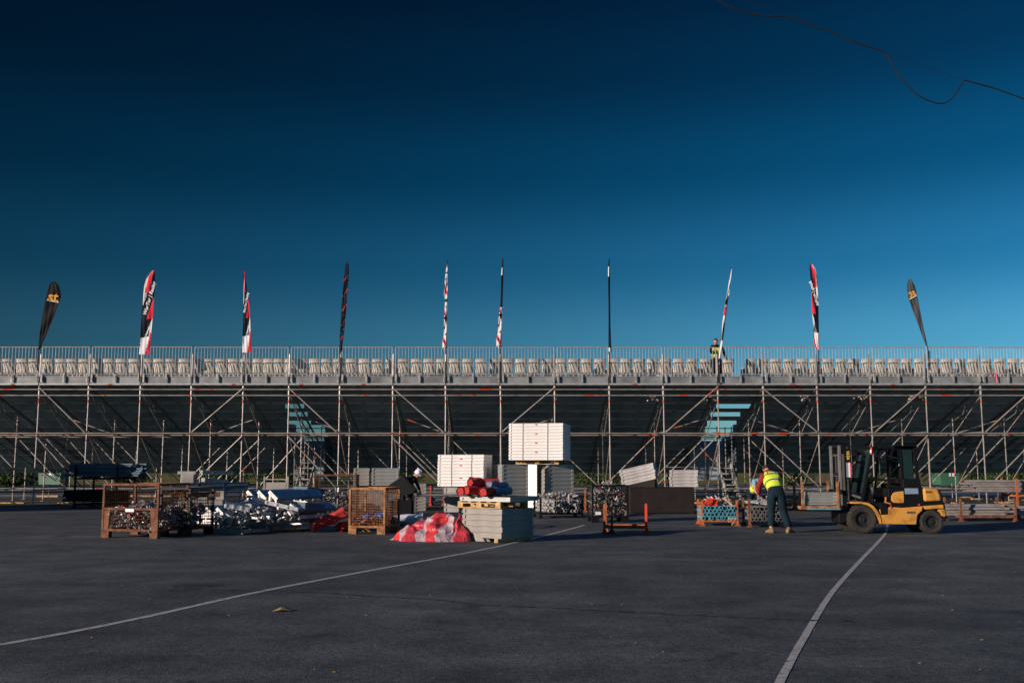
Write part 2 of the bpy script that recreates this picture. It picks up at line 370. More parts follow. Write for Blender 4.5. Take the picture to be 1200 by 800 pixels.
# braces running back under the seating
for i, x in enumerate(X):
    g = MB(); p0 = Vector((x+.06, 0, 4.45)); p1 = Vector((x+.06, sy(RD[1]), 2.93)); g.tube(p0, p1, .024, 7); marks(g, p0, p1, .024, 1, .5, .95, .07)
    g.build('rear_brace', ['galv','orange'], stand)
    g = MB(); p0 = Vector((x+.06, .0, 2.8)); p1 = Vector((x+.06, sy(RD[1]), .7)); g.tube(p0, p1, .024, 7); marks(g, p0, p1, .024, 1, .4, .95, .07)
    g.build('rear_brace', ['galv','orange'], stand)
    g = MB(); g.bar((x, .1, 4.70), (x, sy(RD[4])+1.0, .62+.42), .05, .10); g.bar((x, 1.3, 3.85), (x, sy(RD[4])+.8, .80), .035, .035)
    for k in range(8): y = 1.3+k*1.2; g.bar((x, y, 4.7-.366*y), (x, y+.5, 3.92-.30*y), .025, .025)
    g.build('raker', ['galv_dark'], stand)
# walkway, fascia
ZW = 5.03
seg = [(X[i], X[i+1]) for i in range(len(X)-1)]
for a, b in seg:
    g = MB()
    g.b2(a+.03, b-.03, -.07, -.04, 4.86, 5.13); g.b2(a+.02, b-.02, -.115, -.03, 4.80, 4.865, 1)      # kick board and bright lower lip
    g.b2(a+.03, b-.03, -.10, -.03, 5.13, 5.155, 1)
    for xx in (a+.12, (a+b)/2, b-.07): g.b2(xx-.035, xx+.035, -.16, -.118, 4.90, 5.24, 2)
    if rnd.random() < .55: q = rnd.uniform(a+.3, b-.4); g.b2(q, q+.16, -.122, -.116, 4.80, 4.85, 3)
    g.build('fascia', ['fascia','galv_rail','alu','orange'], stand)
    g = MB(); n = 3
    for k in range(n): g.b2(a+.01, b-.01, .0+k*.36, .34+k*.36, ZW-.05, ZW)
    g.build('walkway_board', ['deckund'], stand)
# rail panels
for a, b in seg:
    g = MB(); p, q = a+.09, b-.05; y = -.11; ph = rnd.uniform(-.012,.012)
    g.tube((p, y, 6.32+ph), (q, y, 6.32+ph), .020, 7); g.tube((p, y, 5.22), (q, y, 5.22), .016, 7)
    n = int((q-p)/.127)
    for k in range(n+1):
        xx = p+(q-p)*k/n; rr = .020 if k in (0, n) else .0125
        g.tube((xx, y, 5.22), (xx, y, 6.32+ph), rr, 6)
    for xx in (p, q): g.tube((xx, y, 4.95), (xx, y, 5.3), .018, 6)
    g.build('guard_rail', ['galv_rail'], stand)
# stepped seating decks
NR = 12; TR = .78; RI = .312
OPEN = [(at(346,500,45.5).x, at(380,500,45.5).x), (at(826,500,45.5).x, at(860,500,45.5).x)]
def xr(k):
    """x ranges of a row, left out at the two stair openings"""
    if k < 5: return [(x0, x1)]
    out = []; s = x0; w = .0
    for a, b in OPEN: out.append((s, a)); s = b
    out.append((s, x1)); return out
for k in range(NR):
    y0 = 1.05+k*TR; z = ZW-.03-RI*k
    g = MB()
    for a, b in xr(k):
        g.b2(a, b, y0+.016, y0+.36, z-.045, z); g.b2(a, b, y0+.385, y0+TR-.02, z-.045, z)
        g.b2(a, b, y0+.02, y0+.06, z-.11, z-.05, 1); g.b2(a, b, y0+.36, y0+.385, z-.085, z-.05, 1); g.b2(a, b, y0+TR-.10, y0+TR-.035, z-.13, z-.05, 2)
        xx_ = a+.3
        while xx_ < b-.4: g.b2(xx_, xx_+.05, y0+.03, y0+TR-.04, z-.12, z-.047, 1); xx_ += .8
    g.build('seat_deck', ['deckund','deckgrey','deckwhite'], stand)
    g = MB(); yr = y0+TR
    for a, b in (xr(k+1) if k > 4 else ([(x0, x1)] if k < 2 else [(x0, OPEN[0][0]-.25*(k > 3)), (OPEN[0][1]-.5, OPEN[1][0]+.1*(k < 3)), (OPEN[1][1]+.3*(k < 3), x1)])):
        g.b2(a, b, yr-.012, yr+.012, z-RI-.04, z-.10)
        x = a
        while x < b-.05:
            l = rnd.choice((.46,.46,.96)); 
            if rnd.random() < .97: g.b2(x, min(x+l, b), yr-.014, yr+.010, z-.101, z-.006)
            x += l+rnd.choice((.0,.045,.045,.07))
    for _ in range(5):
        q = rnd.uniform(x0, x1-.4)
        if not any(a < q+.2 < b for a, b in OPEN): g.b2(q, q+.18, yr-.022, yr-.0125, z-.17, z-.10, 1)
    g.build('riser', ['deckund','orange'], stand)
# seats
def seat_mb():
    g = MB(); n = 8; vs = []; fs = []
    prof = [(.0, .02), (.02, .20), (.05, .36), (.09, .50), (.13, .58)]
    for j, (dy, dz) in enumerate(prof):
        for i in range(n+1):
            t = i/n*2-1; w = .238*(1-.05*(j/4)**2)
            vs.append((t*w, -dy - .05*(1-t*t) , dz))
    for j in range(4):
        for i in range(n): a = j*(n+1)+i; fs.append((a, a+1, a+n+2, a+n+1))
    vs2 = [(x, y+.018, z) for x, y, z in vs]; m = len(vs)
    g.add(vs+vs2, fs+[tuple(m+q for q in reversed(f)) for f in fs])
    g.b2(-.21, .21, .0, .36, -.03, 0); g.b2(-.03, .03, .02, .30, -.30, -.03); g.b2(-.21,-.17,-.02,.06,-.30,-.03); g.b2(.17,.21,-.02,.06,-.30,-.03)
    return g
s0 = seat_mb().build('seat', ['seat'], stand); first = True; far = MB()
zs = ZW+.36
src = seat_mb()
for i, (a, b) in enumerate(seg):
    n = 4; w = (b-a)/n
    for k in range(n):
        xx = a+w*(k+.5)+.02
        if i == 15 and k == 2 : continue
        o = s0 if first else s0.copy()
        if not first: col.objects.link(o)
        first = False
        o.location = (xx+rnd.uniform(-.01,.01), 1.16, zs); o.rotation_euler = (rnd.uniform(-.06,.05),0,rnd.uniform(-.09,.09))
        T = Matrix.Translation((xx, 1.16+TR, zs-RI)); far.T = T; far.add(src.v, src.f)
far.T = Matrix.Identity(4); tag(far.build('lower_seat_row', ['seat'], stand), kind='stuff')
# access stairs inside the two openings
for (a, b) in OPEN:
    g = MB(); w0 = a+.5; w1 = b-.35
    for k in range(7): g.b2(w0, w1, 3.2+k*.30, 3.2+k*.30+.28, .25+.24*k, .29+.24*k); g.b2(w0, w1, 3.2+k*.30+.26, 3.2+k*.30+.28, .05+.24*k, .25+.24*k)
    g.bar((w0-.04, 3.2, .2), (w0-.04, 5.4, 1.9), .05, .2); g.bar((w1+.04, 3.2, .2), (w1+.04, 5.4, 1.9), .05, .2)
    g.build('access_stair', ['slab'], stand)
    for z, yy in ((4.30,1.4),(3.95,2.7),(3.55,3.4),(3.22,4.2),(2.62,5.6)):
        g = MB(); g.tube((a-1.2, yy, z), (b+1.2, yy, z), .024, 6); marks(g, (a-1.2, yy, z), (b+1.2, yy, z), .024, 1); g.build('stairwell_rail', ['galv_dark','orange'], stand)
    for xx in (a+.25, a+.7, b-.4, b+.15):
        g = MB(); g.tube((xx, 4.0+xx % .5, 0), (xx, 4.0+xx % .5, 3.3), .022, 6); g.build('stairwell_post', ['galv'], stand)
    g = MB(); g.b2(a-.4, b+.4, 7.4, 7.45, .9, 2.75); g.b2(a-.2,b+.3,7.0,7.4,2.3,2.34); g.build('stairwell_wall', ['deckund'], stand)
    g = MB(); g.prism([(b+.02,.9),(b+.08,.9),(b+.08,2.9),(b+.02,2.9)], 5.4, 8.5)
    g.build('stairwell_panel', ['bluepanel'], stand)
    g = MB()
    for k in range(5): g.b2(a+.0-.3*(k % 2), a+1.2-.1*k, 6.8, 7.0, 2.35-.22*k, 2.39-.22*k) if False else g.b2(b-.1-.0*k if a < 0 else a-1.5+.0*k, (b+.9-.12*k) if a < 0 else a-.4-.1*k, 7.2, 7.4, 1.5+.2*k, 1.53+.2*k)
    g.build('stair_tread', ['alu'], stand)
# sole boards under the feet
for i in range(0, len(X)-1, 1):
    g = MB(); y = sy(RD[1])+rnd.uniform(-.05,.05); l = rnd.uniform(.5,1.6); g.b2(X[i]-l/2, X[i]+l/2, y-.14, y+.14, .0, .05) if i % 2 else g.b2(X[i]-.2, X[i]+.25, y-.12, y+.12, .0, .05)
    y = sy(RD[4])+.8+rnd.uniform(-.2,.2); g.b2(X[i]-.9, X[i]+rnd.uniform(.1,.9), y-.14, y+.14, .0, .09)
    g.build('sole_board', ['wood'], stand)
# knotted pink tape on the rail
g = MB(); p = at(1158, 438, D1-.15)
g.path([p, p+Vector((.2,0,-.02)), p+Vector((.32,0,.0)), p+Vector((.34,-.01,-.35))], .02, 4); g.T = Matrix.Identity(4)
o = g.build('barrier_tape', ['pinktape']); tag(o, 'pink barrier tape knotted to the fascia below the right-hand railing', 'tape')
# black coupler clusters at the far right bays
for i in (14, 15, 17, 18, 19):
    g = MB(); 
    for _ in range(10): g.box((X[i]+rnd.uniform(-.6,-.05), .12+rnd.uniform(0,.3), 4.30+rnd.uniform(-.12,.12)), (.12,.05,.06), (rnd.uniform(0,3),0,rnd.uniform(0,3)))
    g.build('coupler_bundle', ['galv'], stand)

# ------------------------------------------------------------- feather flags
def flag_base(label, u, vb, Yf=D1-.14):
    p = at(u, vb, Yf); return thing('feather_flag', label, 'flag', p, 0, 'feather flags along the top rail')
def ribbon(outline_l, outline_r, mats_fn, thick=.004):
    """quad strip between two lists of (x,z); mats_fn(t, s)->material index; sub-columns allow slanted colour fields"""
    g = MB(); n = len(outline_l); K = 14
    rows = []
    for i in range(n):
        a = Vector((outline_l[i][0], 0, outline_l[i][1])); b = Vector((outline_r[i][0], 0, outline_r[i][1]))
        rows.append([a.lerp(b, k/K)+Vector((0, .012*math.sin(i*48/n*.33+k*.35)+.006*math.sin(k*1.1-i*48/n*.2), 0)) for k in range(K+1)])
    for i in range(n-1):
        for k in range(K):
            q = [rows[i][k], rows[i][k+1], rows[i+1][k+1], rows[i+1][k]]
            c = (i+.5)/(n-1); s = (k+.5)/K
            g.add(q+[p+Vector((0,thick,0)) for p in q], [(0,1,2,3),(7,6,5,4),(0,4,5,1),(2,6,7,3),(1,5,6,2),(3,7,4,0)], mats_fn(c, s))
    return g
def interp(tab, t):
    for i in range(len(tab)-1):
        if t <= tab[i+1][0]: 
            f = (t-tab[i][0])/(tab[i+1][0]-tab[i][0]); return tab[i][1]+(tab[i+1][1]-tab[i][1])*f
    return tab[-1][1]
def make_flag(label, ub, vb, rows, mfn, mats, pole, n=90, pm='black', mast=True):
    """rows: list of (v, uL, uR) measured outline from top to bottom"""
    root = flag_base(label, ub, vb); o = root.location
    tabL = [((v-rows[0][0])/(rows[-1][0]-rows[0][0]), uL) for v, uL, uR in rows]; tabR = [((v-rows[0][0])/(rows[-1][0]-rows[0][0]), uR) for v, uL, uR in rows]
    L = []; Rr = []
    for i in range(n+1):
        t = i/n; v = rows[0][0]+(rows[-1][0]-rows[0][0])*t
        a = at(interp(tabL, t), v, D1-.14)-o; b = at(interp(tabR, t), v, D1-.14)-o
        L.append((a.x, a.z)); Rr.append((b.x, b.z))
    g = ribbon(L, Rr, mfn); g.build('sail', mats, root)
    g = MB(); pts = [at(u, v, D1-.12)-o for u, v in pole]
    if mast: g.path(pts, .016, 6)
    g.tube((0,0,-.75), (0,0,.05), .03, 8); g.build('pole', [pm], root)
    return root, o
def stripes(c, s): # white / red / black fields slanting down the sail (pole on the left, mirrored by caller)
    d = s + c*1.0
    if c < .5:
        if s > .62-c*.1+0*d and c < .0: return 0
    return 0
# 1 black teardrop left
r1, o1 = make_flag('leftmost flag, black teardrop with orange and white letters, leaning right', 45, 412,
    [(330,61,65),(334,58,68.5),(340,56.5,70.5),(347,55,71.5),(352,54,70.2),(362,52,66.5),(375,49.5,61.5),(390,47.5,55.5),(403,46,49),(410,45,46.5)], lambda c, s: 0, ['flagblack'], [(45,412),(46,395),(50,370),(54,348),(58,334)])
q = at(62.3, 348, D1-.17)-o1; text_mesh('st', .52, 'orange_lettering', 'flagorange', r1, q, (R(90), R(8), 0), bold=.012, ext=.004, sx=1.1)
q = at(62.0, 352.4, D1-.17)-o1; text_mesh('suspensions', .10, 'white_lettering', 'white', r1, q, (R(90), R(12), 0), bold=.004, ext=.004)
# 10 dark grey teardrop right
r10, o10 = make_flag('rightmost flag, dark grey teardrop with pale orange letters, leaning left', 1088, 412,
    [(327,1065.5,1068),(331,1063.5,1070),(338,1063,1072.5),(345,1063.5,1073.8),(350,1064.5,1075),(362,1069,1077.3),(375,1074,1080),(390,1079.5,1083),(405,1085,1086)], lambda c, s: 0, ['flaggrey'], [(1088,412),(1086,403),(1082,385),(1078,365),(1074,345),(1071,333)])
q = at(1068.8, 343.5, D1-.17)-o10; text_mesh('st', .38, 'orange_lettering', 'flagorange', r10, q, (R(90), R(-28), R(0)), bold=.012, ext=.004, sx=-1.)
q = at(1069.9, 348.2, D1-.17)-o10; text_mesh('suspensions', .07, 'white_lettering', 'white', r10, q, (R(90), R(-28), 0), bold=.004, ext=.004, sx=-1)
# 2 racing feather
def m_race(c, s):   # 0 navy 1 red 2 white
    if c < .27:
        e = .62-.55*c
        if s < e-.35+.1*c: return 2
        if s < e+.08: return 1
        return 0
    if c < .30: return 0 if s > .28 else 2
    if c < .42 and s < .30-(c-.30)*2.4: return 2
    if c < .58:
        if s > 1-(c-.30)*2.0 and c > .31: return 1
        return 0
    if c < .80:
        e = .95-(c-.58)*2.7
        if s < e: return 0
        if s < e+.12: return 2
        if .62 < c < .79 and s < .80: return 0
        return 1 if (c > .74 and s > .85) else 2
    if s > .88-(c-.8)*1.6: return 1
    return 2
r2, o2 = make_flag('black, red and white racing feather flag with white lettering, second from the left', 164, 425,
    [(317,178,182),(320,174.5,181.8),(325,171.5,181.5),(335,169,181.3),(348,167.8,180.8),(365,166.8,179.5),(380,166,178),(395,165,176.8),(408,163.5,175.6),(415,163,175.5)], m_race, ['flagnavy','flagred','flagwhite'], [(164,425),(164.5,400),(166,370),(167.5,345),(170,328),(178,317.5)])
q = at(175.2, 350, D1-.175)-o2; text_mesh('WorTor | Racing', .20, 'white_lettering', 'white', r2, q, (R(90), R(-76), 0), bold=.005, ext=.003, shear=.3)
# 3 edge-on
r3, o3 = make_flag('narrow racing feather flag turned nearly edge on, red and white, third from the left', 285, 425,
    [(317,286,287),(325,286,287.6),(340,285.6,289.3),(350,285.4,291.2),(362,285.2,292.6),(375,285,293),(390,284.6,293.6),(405,284,294.3),(413,284,294.4)], m_race, ['flagnavy','flagred','flagwhite'], [(285,425),(285.2,380),(285.6,340),(286.2,316)])
q = at(288.3, 355, D1-.175)-o3; text_mesh('WorTor | Racing', .12, 'white_lettering', 'white', r3, q, (R(90), R(-82), 0), bold=.004, ext=.003, shear=.3)
def m_dark(c, s): return 1 if (math.sin(c*61)*math.cos(s*9+c*17) > .96) else (2 if math.sin(c*37+s*3) > .985 else 0)
make_flag('narrow dark navy feather flag with faint pale marks, fourth from the left', 399, 420,
    [(307,406,407.6),(311,404.8,408.8),(325,403.2,408.5),(345,401.6,407),(365,400.3,405.6),(385,399,403.8),(404,397.7,401.2),(412,397.5,400.8)], m_dark, ['flagnavy','greyroll','flagred'], [(398,425),(398.6,400),(400.5,360),(403.5,325),(406.5,307)])
def m_graf(c, s):
    a = math.sin(c*55+s*5)*math.cos(c*23-s*4)
    if (.1 < c < .12) or .42 < c < .45 or .62 < c < .64 or a > .62: return 0
    if math.sin(c*21+2.4-s*2) > .80: return 1
    return 2
make_flag('twisted white, red and black feather flag, the fifth from the left', 522, 425,
    [(309,523.8,524.6),(316,522.4,525),(328,521.4,524.8),(345,520.2,524.3),(352,521.6,523.8),(365,521,524),(378,520,523.6),(392,519,523.4),(403,518.2,523.2),(410,518.8,523)], m_graf, ['flagnavy','flagred','flagwhite'], [(523,425),(523.3,380),(524,340),(524.6,305)], n=70)
def m_graf2(c, s): return 0 if c < .10 else (2 if c < .18 and s < .5 else (0 if c < .55 else m_graf(c, s)))
make_flag('furled flag, dark above and white below, sixth from the left', 586, 425,
    [(303,588.8,589.8),(320,587.4,589.9),(340,587.2,589.6),(356,586.2,589),(370,584.6,588.4),(385,582.6,587.6),(398,581.4,587),(408,582,586.6)], m_graf2, ['flagnavy','flagred','flagwhite'], [(586.5,425),(587.4,380),(588.8,340),(589.3,304)], n=70)
make_flag('thin furled flag, almost entirely dark navy, seventh from the left', 714, 425,
    [(305,713.4,714.2),(316,712.4,714.8),(330,712.6,715),(355,713,715.2),(380,713.2,715.4),(400,713,716.2),(412,713.4,716.6)], lambda c, s: 2 if .07 < c < .18 and s < .55 else (2 if c > .95 and s < .5 else 0), ['flagnavy','flagred','flagwhite'], [(714.5,425),(714.6,380),(714.4,340),(714,303)])
make_flag('thin furled whitish flag leaning right in the hands of the worker on top', 843, 428,
    [(315,856.8,857.6),(325,855,857),(340,852.6,855.2),(352,850.4,853.2),(370,847.8,850.6),(388,845.4,848.8),(405,843.4,846.2),(420,842.2,844.6)], lambda c, s: 0 if (.34 < c < .40 or (s > .6 and .3 < c < .8)) else (1 if .42 < c < .52 and s < .6 else 2), ['flagnavy','flagred','flagwhite'], [(842.5,425),(845,402),(850.5,360),(857,314)])
def m_race_m(c, s): return m_race(c, 1-s)
r9, o9 = make_flag('black, red and white racing feather flag with mirrored lettering, beside the rightmost teardrop', 958.5, 425,
    [(310,948.8,952),(314,949,955),(320,949.4,957),(330,950.2,958),(345,951,958.4),(360,951.4,958.8),(375,952.4,959),(390,953,959.4),(402,954,959.6),(410,956.5,960)], m_race_m, ['flagnavy','flagred','flagwhite'], [(959.5,425),(959.3,390),(958.5,350),(957.5,325),(954,313),(949,310)])
q = at(954.3, 344, D1-.175)-o9; text_mesh('WorTor | Racing', .15, 'white_lettering', 'white', r9, q, (R(90), R(76), 0), bold=.006, ext=.003, shear=.3, sx=-1)

# ------------------------------------------------------------- decks in stacks
def deck_proto(w, d, h, mf, mb, seams=(), end='alu', notch=True):
    root = thing('deck_panel', 'x', 'deck panel')
    g = MB(); g.b2(-w/2+.02, w/2-.02, -d/2+.02, d/2-.02, .004, h-.006)
    g.b2(-w/2, w/2, -d/2, d/2, h-.026, h-.006); g.b2(-w/2+.002, w/2-.002, -d/2+.002, d/2-.002, .002, .026)
    g.b2(-w/2+.008, w/2-.008, -d/2+.008, d/2-.008, h*.46, h*.54)
    for s in (-1, 1):
        for t in (-1, 1): g.box((s*(w/2-.03), t*(d/2-.03), h/2), (.075,.075,h*.62))
    g.build('frame', [mf], root)
    g = MB(); g.b2(-w/2+.012, w/2-.012, -d/2+.012, d/2-.012, h-.0065, h-.001); g.build('board', [mb], root)
    if seams:
        g = MB()
        for s in seams: g.b2(s*w-.008, s*w+.008, -d/2-.0035, -d/2+.004, .0, h-.003)
        g.build('dark_joint', ['ply'], root)
    return root
def stack(label_fn, proto, n, h, loc, rz, group, stickers=(), tilt=0, jit=.006):
    out = []
    for k in range(n):
        o = proto if (k == 0 and not proto.get('used')) else copy_tree(proto)
        proto['used'] = 1
        c, s = math.cos(rz), math.sin(rz)
        base = Vector((0, 0, k*h))
        E = Euler((0, tilt, 0)).to_matrix() @ base if tilt else base
        E = Matrix.Rotation(rz, 3, 'Z') @ E
        o.location = Vector(loc)+E+Vector((rnd.uniform(-jit,jit), rnd.uniform(-jit,jit), 0))
        o.rotation_euler = (0, tilt, rz+rnd.uniform(-.004,.004))
        tag(o, label_fn(n-1-k), 'deck panel', group); out.append(o)
        if k in stickers:
            g = MB(); w = proto['w']; d = proto['d']; g.b2(-.035, .035, -d/2-.006, -d/2-.002, h*.4, h*.75); t = g.build('sticker', ['redpaint'], o)
    return out
def newdeck(w, d, h, *a, **k):
    p = deck_proto(w, d, h, *a, **k); p['w'] = w; p['d'] = d; return p
def clean(p):
    for k in ('used','w','d'):
        for o in bpy.data.objects:
            if k in o and o.name.startswith('deck_panel'): del o[k]
# big white upper stack on two grey stacks
pw = newdeck(1.86, 1.9, .1045, 'deckwhite', 'ply', (-.24, .22)); RW = R(-11)
YW = 35.0
pL = at(633.5, 598, YW); pL.z = 0
pg = newdeck(.96, 1.15, .136, 'deckgrey', 'ply')
gl = at(597.5, 600, YW+.1); gl.z = 0
stack(lambda i: f'grey deck panel, {ORD[i]} from the top of the left grey stack under the white stack'.replace('topmost from the top','topmost'), pg, 12, .136, gl, R(19), 'grey deck panels under the tall white stack')
gr_ = at(650, 600, YW+.1); gr_.z = 0
stack(lambda i: f'grey deck panel, {ORD[i]} from the top of the right grey stack under the white stack'.replace('topmost from the top','topmost'), pg, 12, .136, gr_, R(19), 'grey deck panels under the tall white stack')
# added white panel stands in for the sunlit side of the right grey stack
g = MB(); 
for k in range(12): g.b2(-.17, .17, -.03, .03, .02+k*.134, .02+k*.134+.128)
pp = at(624.5, 600, 34.25); pp.z = 0
place('sunlit_side_panel', g, ['deckwhite'], 'added narrow white panel standing in for the sunlit side of the right grey stack', 'frame', pp, (0,0,R(-30)))
def pallet(w, d, label, loc, rz, m='wood', group='wooden pallets under the deck stacks'):
    root = thing('pallet', label, 'pallet', loc, rz, group)
    g = MB()
    for i in range(5): x = -w/2+.05+(w-.1)*i/4; g.b2(x-.05, x+.05, -d/2, d/2, .118, .14)
    g.build('top_slats', [m], root)
    for yy in (-d/2+.05, 0, d/2-.05):
        for i in range(3): g = MB(); x = -w/2+.07+(w-.14)*i/2; g.b2(x-.07, x+.07, yy-.05, yy+.05, .022, .096); g.build('block', [m], root)
    g = MB()
    for yy in (-d/2+.05, 0, d/2-.05): g.b2(-w/2, w/2, yy-.05, yy+.05, 0, .022); g.b2(-w/2, w/2, yy-.05, yy+.05, .096, .118)
    g.build('runners', [m], root)
    return root
zt = 12*.136
pt = pallet(1.5, 1.4, 'small wooden pallet between the tall white deck stack and the grey stacks', (pL.x, YW+.1, zt+.001), RW)
stack(lambda i: f'white deck panel, {ORD[i]} from the top of the tallest stack'.replace('topmost from the top','topmost'), pw, 12, .1045, (pL.x, YW+.1, zt+.145), RW, 'white deck panels of the tallest stack', stickers=(2,5,8,11))
# mid white stack on honeycomb ended decks
pm = newdeck(1.62, 1.4, .109, 'deckwhite', 'ply', (-.20, .24)); ym = 35.4; mid = at(545, 600, ym); mid.z = 0
ph = newdeck(1.35, 1.4, .17, 'deckgrey', 'ply')
stack(lambda i: f'dull grey deck, {ORD[i]} from the top, under the lower white stack'.replace('topmost from the top','topmost'), ph, 5, .17, mid+Vector((.1,0,0)), RW, 'grey decks under the lower white stack')
stack(lambda i: f'white deck panel, {ORD[i]} from the top of the lower white stack'.replace('topmost from the top','topmost'), pm, 10, .109, mid+Vector((0,0,.88)), RW, 'white deck panels of the lower stack', stickers=(2,6,8))
# front stack
fs_ = Vector(G(588, 636)); rz = R(-40)
c_ = Vector((math.cos(rz), math.sin(rz), 0)); s_ = Vector((-math.sin(rz), math.cos(rz), 0))
FW, FD = 1.1, 1.05
# local +x runs right and towards the camera; front corner is at (+w/2,-d/2)
ctr = fs_ - c_*FW/2 + s_*FD/2
for k, t in enumerate((-.42, .42)):
    g = MB(); g.b2(-.05,.05,-FD/2-.03,FD/2,0,.08); place('timber_bearer', g, ['wood'], ('left' if k == 0 else 'right')+' timber bearer lying under the front grey deck stack', 'timber', Vector((ctr.x, ctr.y, 0))+c_*t, (0,0,rz))
pf = newdeck(FW, FD, .122, 'deckbeige', 'ply')
stack(lambda i: f'grey aluminium deck panel, {ORD[i]} from the top of the stack nearest the camera'.replace('topmost from the top','topmost'), pf, 5, .122, (ctr.x, ctr.y, .082), rz, 'grey deck panels of the stack nearest the camera', jit=.012)
zt2 = .082+5*.122
pallet(1.15, 1.0, 'pale wooden pallet on top of the front grey deck stack', (ctr.x-.12, ctr.y+.1, zt2+.002), rz+R(4))
pf2 = newdeck(1.3, 1.1, .10, 'deckgrey', 'ply')
stack(lambda i: 'single grey deck panel lying on the pallet beneath the red fabric rolls', pf2, 1, .10, (ctr.x+.02, ctr.y+.12, zt2+.145), rz+R(6), 'deck on the top pallet')
def roll(label, loc, ln, r, rot, m, group=None):
    root = thing('fabric_roll', label, 'fabric roll', loc, 0, group); root.rotation_euler = rot
    g = MB(); n = 26; vs = []; fs = []; K = 10; ph = rnd.uniform(0,9)
    for j in range(K+1):
        for i in range(n):
            a = 2*math.pi*i/n; rr = r*(1+.30*noise.noise(Vector((math.cos(a)*1.4, math.sin(a)*1.4, j*.55+ph)))+ .07*math.sin(3*a+j*.5+ph))
            vs.append((ln*(j/K-.5), rr*math.cos(a), rr*math.sin(a)*.86))
    for j in range(K):
        for i in range(n): fs.append((j*n+i, j*n+(i+1) % n, (j+1)*n+(i+1) % n, (j+1)*n+i))
    g.add(vs, fs); g.build('outer_wrap', [m], root, smooth=True)
    for e in (-1, 1):
        g = MB(); vs = []; fs = []; T = 3.2; N = 70
        for i in range(N+1):
            t = i/N; a = t*T*2*math.pi; rr = r*.93*t; 
            for off in (0, .35*r/T): vs.append((e*(ln/2-.012+.006*math.sin(a*2)), (rr+off)*math.cos(a), (rr+off)*.86*math.sin(a)))
            if i: k = 2*i; fs.append((k-2, k-1, k+1, k))
        g.add(vs, fs); g.add([(e*(ln/2-.035), r*.95*math.cos(2*math.pi*i/16), r*.80*math.sin(2*math.pi*i/16)) for i in range(16)], [tuple(range(16))])
        g.build('rolled_end', [m], root)
    return root
zr = zt2+.26
bx = Vector((ctr.x-.27, ctr.y+.0, 0))
ra = R(48)
for (du, dz, dy, ln, r, m, lb, az) in (
    (-.36, 0, -.05, .62, .10, 'redroll', 'red fabric roll at the left end of the pile on the front deck stack', 60),
    (-.13, .01, -.2, .66, .105, 'redroll', 'red fabric roll at the front centre of the pile on the front deck stack', 42),
    (.12, 0, -.28, .6, .105, 'redroll', 'red fabric roll with its round end showing, at the right of the red pile', 60),
    (-.02, .19, .05, .66, .10, 'redroll', 'red fabric roll lying on top of the other red rolls', 18),
    (-.15, .17, -.08, .5, .09, 'redroll', 'short red fabric roll near the top of the pile, beneath the topmost red roll', 50),
    (.26, .12, .05, .6, .095, 'greyroll', 'blue-grey fabric roll lying higher, right of the red rolls', 55),
    (.36, 0, .0, .62, .095, 'greyroll', 'blue-grey fabric roll lying lower, at the far right of the roll pile', 55)):
    roll(lb, (bx.x+du-.03, bx.y+dy, zr+.10+dz), ln, r, (0, rnd.uniform(-.05,.05), R(az)), m, 'fabric rolls on the front deck stack')

# decks at the back left and on the black boards
pb = newdeck(.55, .9, .125, 'deckbeige', 'ply'); lb_ = at(423.5, 600, 36.5); lb_.z = 0
def plinth(name, label, cat, loc, w, d, h, m, rz=0):
    g = MB(); g.b2(-w/2, w/2, -d/2, d/2, .03, h); g.b2(-w/2+.02, w/2-.02, -d/2-.006, -d/2, .06, h-.04)
    for x in (-w/2+.1, w/2-.1): g.b2(x-.06, x+.06, -d/2, d/2, 0, .03)
    g.b2(-w/2-.012, w/2+.012, -d/2-.014, d/2+.012, h-.0, h+.015)
    return place(name, g, [m], label, cat, loc, (0,0,rz), bevel=.006)
plinth('steel_box', 'dark grey steel box behind the mesh cage, under the small beige and grey deck stacks', 'box', lb_+Vector((.55,.2,0)), 1.8, 1.0, .86, 'galv_dark')
stack(lambda i: f'beige deck panel, {ORD[i]} from the top of the small stack behind the rusty mesh cage'.replace('topmost from the top','topmost'), pb, 5, .125, lb_+Vector((0,0,.88)), R(5), 'beige deck panels behind the rusty cage')
pb2 = newdeck(.95, .9, .125, 'deckgrey', 'ply')
stack(lambda i: f'dark grey deck panel, {ORD[i]} from the top, right of the small beige stack'.replace('topmost from the top','topmost'), pb2, 5, .125, lb_+Vector((.85,0,.88)), R(5), 'dark grey deck panels behind the rusty cage')
pc = newdeck(.42, .6, .12, 'deckbeige', 'ply')
stack(lambda i: f'small grey deck panel, {ORD[i]} from the top of the stack behind the white helmet'.replace('topmost from the top','topmost'), pc, 8, .12, at(491, 600, 36.)*Vector((1,1,0)) if False else Vector((at(491,600,36.).x, 36., 0)), R(10), 'small deck panels behind the white helmet')
# black board box with two stacks
q = G(776, 602); q.y += .5
bb = plinth('black_board_box', 'long low black board box with two white deck stacks on top', 'box', q, 2.14, .95, .86, 'blackboard', R(2))
M['deckpale'] = mat('pale_grey_deck_frame', (.50,.49,.48), .55, 0, c2=(.36,.35,.35), vs=3)
pd = newdeck(.92, .9, .112, 'deckpale', 'ply')
pe = newdeck(1.15, .9, .112, 'deckpale', 'ply')
stack(lambda i: f'white deck panel, {ORD[i]} from the top of the straight stack on the black box'.replace('topmost from the top','topmost'), pd, 5, .112, q+Vector((.78,0,.89)), R(-5), 'white deck panels in the straight stack on the black box', jit=.02)
stack(lambda i: f'white deck panel, {ORD[i]} from the top of the tilted stack on the black box'.replace('topmost from the top','topmost'), pe, 5, .108, q+Vector((-.62,0,1.03)), R(-14), 'white deck panels in the tilted stack on the black box', tilt=R(-13), jit=.02)
